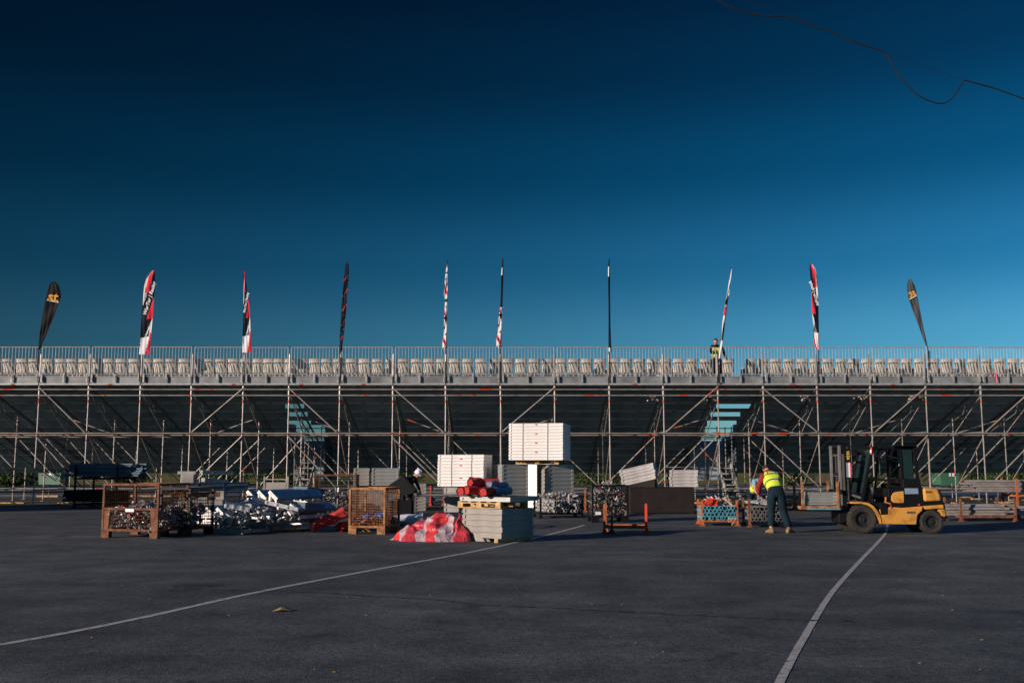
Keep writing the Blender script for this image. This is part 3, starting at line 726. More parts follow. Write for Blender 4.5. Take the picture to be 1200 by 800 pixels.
g = MB(); g.prism([(-.5,0),(.5,0),(.5,.26)], -.4, .4); place('timber_wedge', g, ['blackboard'], 'dark wedge propping up the tilted white deck stack', 'wedge', q+Vector((-.62,0,.88)), (0,0,R(-14)))
for o in list(bpy.data.objects):
    for k in ('used','w','d'):
        if k in o: del o[k]

# ------------------------------------------------------------- stillages, racks, tubes
def fittings(name, label, w, d, h, loc, rz, n, mats=('alu','galv_dark','redpaint','galv'), sz=.07):
    g = MB(); 
    for k in range(n):
        x = rnd.uniform(-w/2, w/2); y = rnd.uniform(-d/2, d/2); z = rnd.random()**.8*h*(1-.35*abs(x/w*2))
        s = rnd.uniform(.5,1.3)*sz; t = rnd.random(); m = 2 if t < .05 else (0 if t < .25 else (1 if t < .75 else 3))
        p = Vector((x,y,z+.03)); d_ = Vector((rnd.uniform(-1,1), rnd.uniform(-1,1), rnd.uniform(-.4,.4))).normalized()
        if rnd.random() < .5: g.box(p, (s*1.5, s*.7, s*.45), (rnd.uniform(0,3), rnd.uniform(0,3), rnd.uniform(0,3)), m)
        else: g.tube(p, p+d_*s*1.8, s*.28, 7, m)
        if rnd.random() < .3: g.lathe([(s*.55,-s*.2),(s*.7,-s*.2),(s*.7,s*.2),(s*.55,s*.2)], 8, rnd.choice('xyz'), p, m)
    return place(name, g, list(mats), label, 'fittings', loc, (0,0,rz), kind='stuff')
def stillage(label, loc, rz, w, d, h, frame_m, mesh_m, gate=False, cell=.075, group=None, post=.05):
    root = thing('mesh_stillage', label, 'stillage', loc, rz, group)
    g = MB(); zb = .14
    for sx in (-1, 1):
        for sy_ in (-1, 1): g.bar((sx*(w/2-post/2), sy_*(d/2-post/2), zb), (sx*(w/2-post/2), sy_*(d/2-post/2), h), post)
    for z in (zb+.03, h-.025):
        for sy_ in (-1, 1): g.bar((-w/2+post, sy_*(d/2-post/2), z), (w/2-post, sy_*(d/2-post/2), z), post*.95)
        for sx in (-1, 1): g.bar((sx*(w/2-post/2), -d/2+post, z), (sx*(w/2-post/2), d/2-post, z), post*.95)
    if gate:
        zz = .14+(h-.14)*.47
        g.bar((-w/2+post, -d/2+post/2, zz), (w/2-post, -d/2+post/2, zz), post*1.0)
        g.prism([(-w/2+post,zb+.05),(-w/2+post+.12,zb+.05),(-w/2+post+.16,zz-.03),(-w/2+post,zz-.03)], -d/2+.008, -d/2+post-.012)
        g.prism([(w/2-post,zb+.05),(w/2-post-.12,zb+.05),(w/2-post-.16,zz-.03),(w/2-post,zz-.03)], -d/2+.008, -d/2+post-.012)
    g.build('frame', [frame_m], root)
    for sx in (-1, 1):
        for sy_ in (-1, 1): g = MB(); g.b2(sx*w/2-sx*.2, sx*w/2, sy_*d/2-sy_*.12, sy_*d/2, 0, zb); g.build('foot', [frame_m], root)
    g = MB(); g.b2(-w/2+.02, w/2-.02, -d/2+.02, d/2-.02, zb, zb+.012); g.build('base_plate', [frame_m], root)
    for side in range(4):
        g = MB(); r = .0042; zt = h-.05
        z0 = zb+.05
        if side < 2:
            y = (-1 if side == 0 else 1)*(d/2-post/2)
            if gate and side == 0: zt = .14+(h-.14)*.47
            k = -w/2+post
            while k < w/2-post: g.tube((k, y, z0), (k, y, zt), r, 4); k += cell
            z = z0+cell
            while z < zt: g.tube((-w/2+post, y, z), (w/2-post, y, z), r, 4); z += cell
        else:
            x = (-1 if side == 2 else 1)*(w/2-post/2); k = -d/2+post
            while k < d/2-post: g.tube((x, k, z0), (x, k, zt), r, 4); k += cell
            z = z0+cell
            while z < zt: g.tube((x, -d/2+post, z), (x, d/2-post, z), r, 4); z += cell
        g.build('mesh_panel', [mesh_m], root)
    return root
# far left stillage
corner = G(184, 631); rz = R(-16); w, d, h = 1.46, 1.15, 1.20
c_ = Vector((math.cos(rz), math.sin(rz), 0)); s_ = Vector((-math.sin(rz), math.cos(rz), 0)); ctr = corner-c_*w/2+s_*d/2
sa = stillage('rusty brown steel stillage with a drop gate, full of fittings, at the far left', ctr, rz, w, d, h, 'rust', 'rust', gate=True, group='mesh stillages on the tarmac')
g = MB(); g.b2(-.11,.11,-d/2-.012,-d/2-.002,.575,.64); g.build('white_tag', ['white'], sa)
fittings('fittings_heap', 'heap of loose scaffold fittings inside the rusty stillage at the far left', w-.15, d-.15, .62, ctr+Vector((0,0,.16)), rz, 420)
# added black stillage stands in for the shaded right side of it
cc = ctr+Vector((.74,.62,0))
stillage('added black stillage standing in for the shaded side of the rusty one at the far left', cc, R(-16), .80, 1.0, 1.10, 'black', 'black', group='mesh stillages on the tarmac')
fittings('fittings_heap', 'pale fittings inside the dark stillage at the far left', .66, .8, .6, cc+Vector((0,0,.16)), R(-16), 200)
# rusty cage centre-left
corner = G(451, 626); rz = R(-14); w, d, h = .92, 1.0, 1.08
c_ = Vector((math.cos(rz), math.sin(rz), 0)); s_ = Vector((-math.sin(rz), math.cos(rz), 0)); ctr = corner-c_*w/2+s_*d/2
stillage('orange-brown rusty mesh cage beside the red tarpaulin, blue plastic inside', ctr, rz, w, d, h, 'rust_lt', 'rust_lt', cell=.06, group='mesh stillages on the tarmac')
g = MB()
for k in range(14): g.ball((rnd.uniform(-.1,.35), rnd.uniform(-.35,.2), .38+rnd.uniform(0,.08)), (rnd.uniform(.05,.13), rnd.uniform(.05,.12), .05), n=6)
place('plastic_sheet', g, ['bluetarp'], 'crumpled bright blue plastic inside the rusty mesh cage', 'plastic sheet', ctr, (0,0,rz))
g = MB()
for k in range(10): g.ball((rnd.uniform(-.16,.06), rnd.uniform(-.35,.0), .24+rnd.uniform(0,.16)), (rnd.uniform(.04,.10), .08, rnd.uniform(.04,.08)), n=6)
place('cloth_bundle', g, ['redtarp'], 'small red cloth bundle inside the rusty mesh cage, below the blue plastic', 'cloth', ctr, (0,0,rz))
fittings('fittings_heap', 'rusty fittings on the floor of the rusty mesh cage', w-.15, d-.15, .22, ctr+Vector((0,0,.16)), rz, 110, ('rust_lt','rust','redpaint','galv'))
# dark mesh stillage behind
q = G(392, 606); q.y += .3
stillage('dark thin-framed mesh stillage standing behind the rusty cage', q, R(3), 1.3, 1.0, 1.32, 'rust', 'black', group='mesh stillages on the tarmac', post=.04)
fittings('fittings_heap', 'grey fittings in the dark stillage behind the rusty cage', 1.1, .8, .7, q+Vector((0,0,.16)), 0, 220)
# dark stillage right of centre
q = G(714, 612); q.y += .4
stillage('black mesh stillage full of fittings, just behind the empty orange rack', q, R(4), 1.05, .9, 1.05, 'black', 'black', group='mesh stillages on the tarmac')
fittings('fittings_heap', 'tangled silver and dark fittings filling the black stillage behind the orange rack', .92, .78, 1.0, q+Vector((0,0,.14)), R(4), 620, sz=.065)
g = MB(); g.b2(-.08,.08,-.47,-.462,.22,.3); place('label_plate', g, ['white'], 'small white label plate at the lower left of the black stillage', 'label', q+Vector((-.35,0,0)), (0,0,R(4)))

def rack(label, loc, rz, w, d, hp, m='orange_rust', pm=None, base_z=.12, group='steel stacking racks', redtop=()):
    root = thing('stacking_rack', label, 'rack', loc, rz, group); k = 0
    for sx in (-1, 1):
        for sy_ in (-1, 1):
            g = MB(); x, y = sx*w/2, sy_*d/2
            g.bar((x, y, .0), (x, y, hp), .055); g.box((x, y, .012), (.15,.15,.02)); g.box((x+.0, y, .05), (.09,.09,.07))
            mm = pm[k] if pm else m
            if k in redtop: g.bar((x, y, hp-.32), (x, y, hp-.02), .0555+.004, None, 1)
            g.build('post', [mm, 'redpaint'], root); k += 1
    g = MB()
    for sy_ in (-1, 1): g.bar((-w/2+.03, sy_*d/2, base_z+.03), (w/2-.03, sy_*d/2, base_z+.03), .07)
    for sx in (-1, 1): g.bar((sx*w/2, -d/2+.03, base_z+.025), (sx*w/2, d/2-.03, base_z+.025), .065)
    g.build('base_frame', [m], root)
    return root
def tubes(label, group, loc, rz, n_cols, n_rows, r, ln, m, along='y', jit=.3, mats=None, name='scaffold_tube'):
    """individual tubes laid in rows; axis along local y or x"""
    g = MB(); a, b = ((0,-ln/2,0),(0,ln/2,0)) if along == 'y' else ((-ln/2,0,0),(ln/2,0,0))
    g.tube(a, b, r, 10, 0, cap=False)
    va, vb = Vector(a), Vector(b)
    g.tube(va+(vb-va)*.001, va+(vb-va)*.02, r*.74, 10, 0, cap=False); g.tube(va+(vb-va)*.98, va+(vb-va)*.999, r*.74, 10, 0, cap=False)
    # annulus ends + dark bore
    for e, p in ((va, 1), (vb, -1)):
        P0, P1, A, B = g.frame(va, vb); n = 10
        ring = [e+(A*math.cos(2*math.pi*i/n)+B*math.sin(2*math.pi*i/n))*r for i in range(n)]+[e+(A*math.cos(2*math.pi*i/n)+B*math.sin(2*math.pi*i/n))*r*.74 for i in range(n)]
        g.add(ring, [(i, (i+1) % n, n+(i+1) % n, n+i) for i in range(n)], 0)
        q = e+(vb-va)*.02*p; g.add([q+(A*math.cos(2*math.pi*i/n)+B*math.sin(2*math.pi*i/n))*r*.74 for i in range(n)], [tuple(range(n))], 1)
    src = g.build(name, [m, 'inner']); first = True; Rz = Matrix.Rotation(rz, 3, 'Z')
    for j in range(n_rows):
        for i in range(n_cols - (j % 2)):
            off = (i-(n_cols-1)/2+(.5 if j % 2 else 0))*2.12*r; z = r+j*1.84*r; s = rnd.uniform(-jit, jit)*.5
            p = Vector((off, s, z)) if along == 'y' else Vector((s, off, z))
            o = src if first else src.copy()
            if not first: col.objects.link(o)
            first = False; o.location = Vector(loc)+Rz @ p; o.rotation_euler = (0, 0, rz+rnd.uniform(-.012,.012)); tag(o, label, 'tube', group)
# far rack of tubes at the back left (two tiers)
p = Vector((at(122,590,38.2).x, 38.2, 0))
rack('tall dark rack at the back left, loaded with two tiers of tubes', p, R(-18), 1.9, 1.0, 1.62, 'black')
tubes('dark tube in the lower tier of the tall rack at the back left', 'tubes in the lower tier of the back left rack', p+Vector((-.3,0,.24)), R(-18), 9, 5, .046, 2.3, 'blackboard', 'x')
tubes('blue-grey tube in the upper tier of the tall rack at the back left', 'tubes in the upper tier of the back left rack', p+Vector((.1,0,1.18)), R(-18), 8, 6, .044, 2.9, 'bluepanel', 'x', jit=.6)
g = MB(); g.bar((-1.0,-.5,1.1),(1.0,-.5,1.1),.06); g.bar((-1.0,.5,1.1),(1.0,.5,1.1),.06); g.bar((-.7,-.5,1.15),(-.7,.5,1.15),.05); g.bar((.7,-.5,1.15),(.7,.5,1.15),.05)
place('shelf_frame', g, ['black'], 'dark cross frame carrying the upper tier of tubes at the back left', 'shelf', p, (0,0,R(-18)))
# centre rack N
q = G(655, 607); q.y += .5
rack('dark low rack right of the grey deck stacks, heaped with silver tubes', q, R(10), 1.3, .95, .62, 'black')
tubes('silver tube in the dark rack right of the grey deck stacks', 'tubes in the dark rack right of the grey deck stacks', q+Vector((0,0,.17)), R(22), 10, 4, .05, 1.25, 'alu', 'y', jit=.35)
fittings('fittings_heap', 'silver fittings lying on the tubes of the dark rack right of the grey deck stacks', 1.1, .8, .16, q+Vector((0,0,.56)), R(10), 130, ('alu','galv','galv','alu'), .08)
# racks between cage and mid stack
q = G(512, 592); q.y += .4
rack('rack with red-topped and orange posts below the lower white stack', q, R(0), .52, 1.0, .78, 'black', ['redpaint','black','orange_rust','black'])
tubes('blue-grey tube piled between the cage and the lower white stack', 'tubes between the cage and the lower white stack', q+Vector((-.2,-.2,.12)), R(6), 6, 3, .045, 1.9, 'bluepanel', 'x', jit=.4)
g = MB(); g.b2(-.95,.95,-.4,.4,.60,.63); g.b2(-.95,.95,-.42,-.4,.56,.64); 
for x in (-.85,.85): g.bar((x,-.35,0),(x,-.35,.6),.05); g.bar((x,.35,0),(x,.35,.6),.05)
place('low_bench', g, ['galv_dark'], 'flat grey trestle table just left of the lower white deck stack', 'trestle', Vector((at(515,600,34.2).x, 34.2, 0)), (0,0,R(3)))
# orange rack P
a = G(709.5, 622); b = G(763, 628); q = (G(717,627)+G(754,621))/2
q = Vector(((a.x+b.x)/2, (a.y+b.y)/2+.35, 0))
rack('low empty orange rack on the open tarmac, one post painted red', q, R(-8), .98, .62, .68, 'orange_rust', ['orange_rust','orange_rust','redpaint','orange_rust'])
g = MB(); g.bar((0,0,0),(0,0,.62),.05); g.lathe([(0,.0),(.13,.0),(.05,.08),(.03,.1)],8); place('black_post', g, ['black'], 'single black post on a flared foot in front of the black stillage', 'post', G(717,625))
q = G(690, 600)
g = MB(); g.bar((-.12,0,0),(-.12,0,.78),.055); g.bar((.12,.1,0),(.12,.1,.82),.055); g.box((0,.05,.22),(.3,.07,.07)); g.box((0,.05,.03),(.42,.3,.04))
place('post_frame', g, ['orange_rust'], 'upright pair of orange posts left of the black stillage', 'frame', q)
# blue tube stillage S
q = G(845, 616); q.y += .45
rack('rusty rack holding the light blue tubes', q, R(-4), .92, .9, .68, 'orange_rust')
tubes('light blue tube with its open end towards the camera, in the rusty rack', 'light blue tubes in the rusty rack', q+Vector((-.02,0,.16)), R(-4), 9, 4, .049, 1.0, 'bluetube', 'y', jit=.1)
fittings('red_fittings', 'red couplers heaped on the left half of the light blue tubes', .34, .5, .2, q+Vector((-.22,-.2,.50)), 0, 60, ('redpaint','redpaint','redpaint','rust'), .07)
g = MB()
for k in range(22):
    x = rnd.uniform(-.1,.42); y = rnd.uniform(-.4,.2); g.tube((x, y, .50+rnd.random()*.06), (x-rnd.uniform(.08,.25), y+.1, .68+rnd.random()*.12), .016, 7, rnd.choice((0,0,1)))
for k in range(6): x = .2+k*.045; g.tube((x,-.5,.02+rnd.random()*.1),(x+.01,-.42,.55),.014,6,1); g.box((x,-.5,.2),(.04,.04,.05),None,1)
place('screw_jacks', g, ['alu','wood'], 'silver screw jacks leaning on the right half of the light blue tubes', 'screw jack', q, kind='stuff')
# T rack
q = G(900, 618); q.y += .5
rack('dark rack with brown post tops, between the two bending workers', q, R(-3), .86, .9, .74, 'black', ['rust','rust','black','black'])
tubes('dark tube in the rack between the two bending workers', 'dark tubes in the rack between the workers', q+Vector((0,0,.16)), R(-3), 8, 4, .05, 1.0, 'galv_dark', 'y', jit=.12)
for k in range(5):
    g = MB(); g.b2(-.045,.045,-.5,.5,0,.04); 
    place('alloy_plank', g, ['alu'], 'long silver plank laid slanting on the dark tubes between the workers', 'plank', q+Vector((-.16+k*.10, -.05, .60+.004*k)), (R(3),0,R(22)), 'silver planks on the dark tubes')
# right side bundles
def long_bundle(label, group, u0, u1, v, Y, z, cols, rows, r, m):
    xa, xb = at(u0, v, Y).x, at(u1, v, Y).x
    tubes(label, group, ((xa+xb)/2, Y, z), R(-1), cols, rows, r, xb-xa, m, 'x', jit=.5)
long_bundle('long silver tube in the low bundle on the ground behind the forklift', 'tubes in the low bundle at the right edge', 1100, 1182, 600, 29.5, .14, 6, 4, .045, 'galv')
long_bundle('long silver tube in the raised bundle at the right edge', 'tubes in the raised bundle at the right edge', 1135, 1260, 572, 31.0, .78, 7, 5, .040, 'galv')
long_bundle('long silver tube lying low at the far right edge', 'tubes lying low at the far right edge', 1176, 1290, 600, 30.0, .14, 4, 3, .045, 'galv')
p = Vector((at(1148,600,29.5).x, 29.5, 0)); rack('low rusty rack under the ground-level tube bundle at the right', p, R(-1), 1.55, 1.1, .66, 'rust')
p = Vector((at(1225,600,31.).x, 31., 0)); rack('tall rusty rack carrying the raised tube bundle at the right edge', p, R(-1), 2.1, .95, 1.2, 'orange_rust', base_z=.66)
for (u, v) in ((1180,592),(1195,589),(1150,588),(1128,586)):
    p = G(u, v-3); g = MB(); g.b2(-.5,.5,-.06,.06,0,.06); g.b2(-.3,.4,.1,.2,0,.05)
    place('timber_offcut', g, ['wood'], 'pale timber offcut on the tarmac behind the tube bundles at the right', 'timber', p, (0,0,rnd.uniform(-.2,.2)), 'timber offcuts at the right')

# ------------------------------------------------------------- aluminium step modules (left heap)
def step_module(label, loc, rot, L=1.3, m='alu', lit='alu', n=3, group='aluminium step units in the heap'):
    root = thing('step_unit', label, 'step unit', loc, 0, group); root.rotation_euler = rot
    P = .33; W = n*P
    for y in (0, L):
        g = MB()
        g.bar((0,y,.05),(W,y,.05),.045,.10)
        for i in range(n):
            x = i*P
            g.prism([(x+.03,.10),(x+.08,.10),(x+.10,.36),(x+.05,.36)], y-.022, y+.022)
            g.prism([(x+.22,.10),(x+.27,.10),(x+.27,.18),(x+.22,.20)], y-.022, y+.022)
        g.build('stringer', [lit], root)
    for i in range(n):
        x = i*P; sec = [(x+.055,.415),(x+.01,.36),(x+.235,.175),(x+.285,.235)]
        g = MB(); g.prism(sec, .02, L-.02)
        for k in range(4): a = .15+.22*k; g.prism([(x+.055+.23*a,.417-.18*a),(x+.055+.23*a+.03,.417-.18*a-.022),(x+.062+.23*a+.03,.428-.18*a-.022),(x+.062+.23*a,.428-.18*a)], .03, L-.03)
        g.build('tread', [m], root)
        for y0 in (-.012, L-.019): g = MB(); g.prism([(x+.058,.424),(x+.0,.36),(x+.235,.165),(x+.295,.235)], y0, y0+.03); g.build('end_plate', ['endplate'], root)
    for xx in (0, W-.05): g = MB(); g.b2(xx,xx+.05,.03,L-.03,.02,.10); g.build('cross_rail', [lit], root)
    return root
M['alublue'] = mat('shaded_aluminium', (.34,.38,.42), .45, .4, var=.3, vs=5)  # blue-grey shade on the heap's aluminium, put into the colour
def AG(u, Y, z=0): return Vector((at(u, 560, Y).x, Y, z))
step_module('aluminium step unit lying at the front of the heap, its sawtooth end towards the camera', AG(253,24.2), (0,0,R(-32)), .8, 'alublue', 'alublue')
step_module('aluminium step unit in the middle of the heap, tipped over behind the front unit', AG(268,24.3,.22), (R(6),R(-12),R(-30)), 1.2, 'alublue', 'alu')
step_module('aluminium step unit resting highest in the heap with three bright slanted plates', AG(289,24.6,.58), (0,0,R(-24)), 1.9, 'alublue', 'alu')
step_module('aluminium step unit buried beneath the highest unit', AG(284,24.9,.12), (0,R(6),R(-24)), 1.6, 'alublue', 'alu')
step_module('aluminium step unit at the left end of the heap beside the stillages', AG(229,26.0,.12), (0,0,R(-20)), 1.5, 'alublue', 'alu')
step_module('aluminium step unit at the right end of the heap, leaning against the others', AG(320,24.6,.15), (R(0),R(-10),R(-34)), 1.3, 'alublue', 'alu')
g = MB(); g.b2(0,1.4,-.03,.03,-.16,.16); g.b2(0,1.4,-.045,-.03,.13,.16); g.b2(0,1.4,-.045,-.03,-.16,-.13); g.b2(0,1.36,.03,.30,.12,.15)
place('side_panel', g, ['alublue'], 'long shaded blue-grey panel along the front right of the metal heap', 'panel', G(303,617)+Vector((0,0,.26)), (R(-12),R(-3),R(36)))
def channel(label, p0, p1, w, h, m):
    g = MB(); g.bar(p0, p1, w, h); d = (Vector(p1)-Vector(p0)).normalized(); 
    g.bar(Vector(p0)+Vector((0,0,h/2+.006)), Vector(p1)+Vector((0,0,h/2+.006)), w+.03, .012); g.bar(Vector(p0)-Vector((0,0,h/2+.006)), Vector(p1)-Vector((0,0,h/2+.006)), w+.03, .012)
    for t in (0.02,.33,.66,.97): c = Vector(p0).lerp(Vector(p1), t); g.bar(c-d*.02, c+d*.02, w+.02, h)
    o = g.build('channel_beam', [m]); return tag(o, label, 'beam', 'loose beams in the metal heap')
Yp = 23.6
channel('bright white beam lying across the middle of the metal heap', at(311,588,Yp), at(349,597,Yp+.2), .12, .07, 'deckwhite')
channel('short bright beam above the front step unit', at(264,591,Yp-.2), at(292,596,Yp), .14, .12, 'deckwhite')
channel('white beam on the ground at the left end of the metal heap', at(226,603,25.5), at(256,603,25.2), .1, .12, 'deckwhite')
channel('thin white beam lying tilted behind the middle of the heap', at(318,584,Yp+.8), at(354,591,Yp+1.4), .1, .06, 'alu')
channel('long dark beam lying level behind the metal heap', at(200,569,30), at(292,567,31), .12, .12, 'bluepanel')
channel('long dark beam lying behind the metal heap, second of the level pair', at(205,574,29), at(290,571,30), .12, .12, 'bluepanel')
channel('rusty beam under the long dark beams behind the heap', at(200,580,29.2), at(258,579,29.6), .2, .12, 'rust_lt')
channel('pale beam on the ground behind the left stillage', at(205,588,28.5), at(262,588,28.7), .2, .12, 'deckbeige')
channel('grey beam resting on block supports at the back left of the heap', at(236,553,33), at(272,554,33.5), .3, .1, 'deckgrey')
channel('lower grey beam between block supports at the back left of the heap', at(238,562,33), at(266,564,33.5), .3, .1, 'deckgrey')
channel('broad dull panel sloping at the right end of the metal heap', at(352,592,24.4), at(374,595,24.8), .4, .14, 'bluepanel')
channel('thick dull panel at the far right of the heap, behind the red roll', at(352,573,26), at(372,576,26.5), .5, .12, 'bluepanel')
g = MB()
for k in range(170):
    p = Vector((rnd.uniform(-.95,.85), rnd.uniform(-.35,.35), rnd.uniform(.30,.62))); d = Vector((rnd.uniform(-1,1), rnd.uniform(-1,1), rnd.uniform(-.5,.5)))*rnd.uniform(.08,.2)
    g.bar(p, p+d, rnd.uniform(.03,.09), rnd.uniform(.015,.06), rnd.choice((0,0,2,1,2)))
place('scrap_brackets', g, ['alu','galv_dark','deckwhite'], 'jumbled silver brackets filling the gaps of the metal heap', 'brackets', AG(305,24.0), kind='stuff')
g = MB()
for (x, z) in ((-.55,0),(.0,0),(.55,0)): g.b2(x-.13,x+.13,-.2,.2,z,z+.42); 
o = MB(); o.b2(-.75,-.35,-.15,.25,.0,.53); o.b2(-.9,-.3,-.1,.3,.53,.63); place('concrete_block', o, ['concrete'], 'tall pale block with a capping slab at the left of the block row', 'block', Vector((at(240,580,33.2).x,33.2,.775)))
g.b2(-.7,.7,-.15,.15,-.02,.0)
place('concrete_block_pile', g, ['concrete'], 'pale blocks propping the beams at the back left of the heap', 'blocks', Vector((at(240,580,33.2).x,33.2,.35)), kind=None)
g = MB(); g.b2(-.75,.75,-.3,.35,0,.35); 
place('timber_pallet_pile', g, ['ply'], 'dark timber base under the pale blocks behind the heap', 'timber', Vector((at(243,580,33.2).x,33.2,0)))
# small gate frame
g = MB(); 
for x in (-.42,.42): g.bar((x,0,0),(x,0,.95),.06)
g.b2(-.36,.36,-.02,.02,.25,.75); g.bar((-.4,0,.85),(.4,0,.85),.04); g.bar((-.4,0,.15),(.4,0,.15),.04)
place('crowd_barrier', g, ['deckbeige'], 'small framed barrier panel standing behind the highest step unit', 'barrier', Vector((at(323,585,36).x,36,.25)))
g = MB(); g.b2(-.6,.6,-.3,.3,0,.25); place('support_plinth', g, ['concrete'], 'low concrete slab under the small framed barrier panel', 'slab', Vector((at(323,585,36).x,36,0)))

# ------------------------------------------------------------- tarpaulins
def tarp_mat():
    m = bpy.data.materials.new('red_and_white_tarpaulin'); m.use_nodes = True
    nt = m.node_tree; N = nt.nodes.new; L = nt.links.new; b = nt.nodes['Principled BSDF']; b.inputs['Roughness'].default_value = .38
    tc = N('ShaderNodeTexCoord'); w = N('ShaderNodeTexWave'); w.inputs['Scale'].default_value = .42; w.inputs['Distortion'].default_value = 5.; w.inputs['Detail'].default_value = .4; w.inputs['Detail Scale'].default_value = .8
    mp = N('ShaderNodeMapping'); mp.inputs['Rotation'].default_value = (.4, .8, .6); L(tc.outputs['Object'], mp.inputs['Vector']); L(mp.outputs['Vector'], w.inputs['Vector'])
    r = N('ShaderNodeValToRGB'); e = r.color_ramp.elements
    e[0].position = .27; e[0].color = (.50,.045,.06,1); e[1].position = .29; e[1].color = (.44,.33,.35,1)
    e2 = e.new(.86); e2.color = (.42,.32,.34,1); e3 = e.new(.88); e3.color = (.56,.045,.05,1)
    L(w.outputs['Fac'], r.inputs['Fac']); L(r.outputs['Color'], b.inputs['Base Color'])
    n = N('ShaderNodeTexNoise'); n.inputs['Scale'].default_value = 6; n.inputs['Detail'].default_value = 3; n.inputs['Distortion'].default_value = 1.6; L(tc.outputs['Object'], n.inputs['Vector'])
    bp = N('ShaderNodeBump'); bp.inputs['Strength'].default_value = .6; bp.inputs['Distance'].default_value = .06; L(n.outputs['Fac'], bp.inputs['Height']); L(bp.outputs['Normal'], b.inputs['Normal'])
    return m
M['tarp'] = tarp_mat()
def heap(name, label, loc, rz, w, d, hf, m, seed, nx=130, ny=70, rough=.12):
    g = MB(); vs = []; fs = []
    for j in range(ny+1):
        for i in range(nx+1):
            s = i/nx*2-1; t = j/ny*2-1
            # squircle map to an irregular outline
            ang = math.atan2(t, s); rr = max(abs(s), abs(t))
            ro = 1+.16*noise.noise(Vector((math.cos(ang)*1.8, math.sin(ang)*1.8, seed)))+.05*math.sin(ang*9+seed)
            x = w/2*rr*math.cos(ang)*ro; y = d/2*rr*math.sin(ang)*ro
            q = Vector((x*1.7, y*1.7, seed)); rid = 1-abs(noise.noise(q+Vector((noise.noise(q*1.3)*1.5,0,0))))*2
            rid2 = 1-abs(noise.noise(q*2.6+Vector((3,1,0))))*2
            edge = max(0, 1-rr**3.2)
            z = edge**.75*(hf(x/(w/2), y/(d/2))*(.72+.28*rid)+rough*.6*rid2*min(1, edge*2))
            if rr > .97: z = 0
            # overhanging folds
            x += .07*noise.noise(Vector((x*4, z*7, seed+5)))*min(1,z*5); y += .10*noise.noise(Vector((x*3+9, z*9, seed+7)))*min(1,z*5)
            vs.append((x, y, max(z, .004)))
    for j in range(ny):
        for i in range(nx): a = j*(nx+1)+i; fs.append((a, a+1, a+nx+2, a+nx+1))
    g.add(vs, fs); return place(name, g, [m], label, 'tarpaulin', loc, (0,0,rz), smooth=True)
q = G(510, 635); q.y += .75
def hf(s, t):
    a = .47*math.exp(-(abs((s-.18)/.36)**4+(t-.1)**2/.9)); b = .30*math.exp(-(abs((s+.48)/.42)**4+(t)**2/.8)); c = .54*math.exp(-(abs((s-.60)/.30)**4+(t-.0)**2/.8)); return .05+max(a,c)+b
heap('tarpaulin_heap', 'big crumpled red and whitish tarpaulin heap in front of the deck stack', q, 0, 2.04, 1.5, hf, 'tarp', 3.1, rough=.12)
q2 = G(472, 622); q2.y += .35
roll('pinkish grey fabric roll lying behind the left end of the tarpaulin heap', q2+Vector((.05,.35,.26)), .75, .13, (0,R(-6),R(20)), 'flagwhite')
roll('dark red roll end between the rusty cage and the tarpaulin heap', q2+Vector((-.25,.3,.2)), .5, .12, (0,R(5),R(60)), 'redroll')
roll('long dusty red fabric roll leaning up to the right beside the metal heap', G(386,623)+Vector((-.02,-.1,.30)), .88, .145, (0,R(-24),R(8)), 'redroll')
roll('short red fabric roll on the tarmac at the left foot of the rusty cage', G(400,623)+Vector((.05,.2,.12)), .42, .13, (0,R(-5),R(60)), 'redroll')
heap('grey_cover', 'grey-brown cover sheet slumped against the shaded side of the front deck stack', G(566,634)+Vector((-.08,.16,0)), R(-40), .62, .34, lambda s, t: .60*math.exp(-(s*s/.5)), 'deckbeige', 8.3, 50, 30, .05)

# ------------------------------------------------------------- forklift
S = 1/49.5
def fx(px): return (970+px/6.4-1045)*S
def fz(py): return (625.5-(510+py/6.4))*S
fk = thing('forklift', 'yellow and black forklift truck facing left with its mast raised a little', 'forklift', G(1045, 625.5)+Vector((.12,.62,0)), R(0))
HW = .52   # half width
def poly(pts): return [(fx(a), fz(b)) for a, b in pts]
g = MB(); g.prism(poly([(372,560),(425,556),(450,540),(545,548),(700,535),(690,570),(655,600),(643,672),(385,668)]), -HW, HW)
g.build('chassis', ['yellow'], fk, bevel=.02)
g = MB(); g.prism(poly([(376,520),(430,520),(430,596),(378,600)]), -HW-.012, -HW+.2); g.prism(poly([(330,512),(450,505),(450,545),(380,552)]), -HW+.02, HW-.02); g.build('step_plate', ['black'], fk, bevel=.008)
# front fenders
for sgn in (-1, 1):
    g = MB(); out = [(168,503),(235,503),(290,512),(325,535),(350,565),(372,610),(380,665)]; inn = [(375,665),(352,612),(335,578),(312,548),(282,528),(233,517),(170,516)]
    y0, y1 = sgn*(HW+.02), sgn*(HW-.28); pl = poly(out+inn)
    for i in range(len(out)-1):
        a, b = poly([out[i], out[i+1]]); c, d_ = poly([inn[len(inn)-2-i], inn[len(inn)-1-i]])
        g.prism([a, b, c, d_], min(y0,y1), max(y0,y1))
    g.build('fender', ['yellow'], fk)
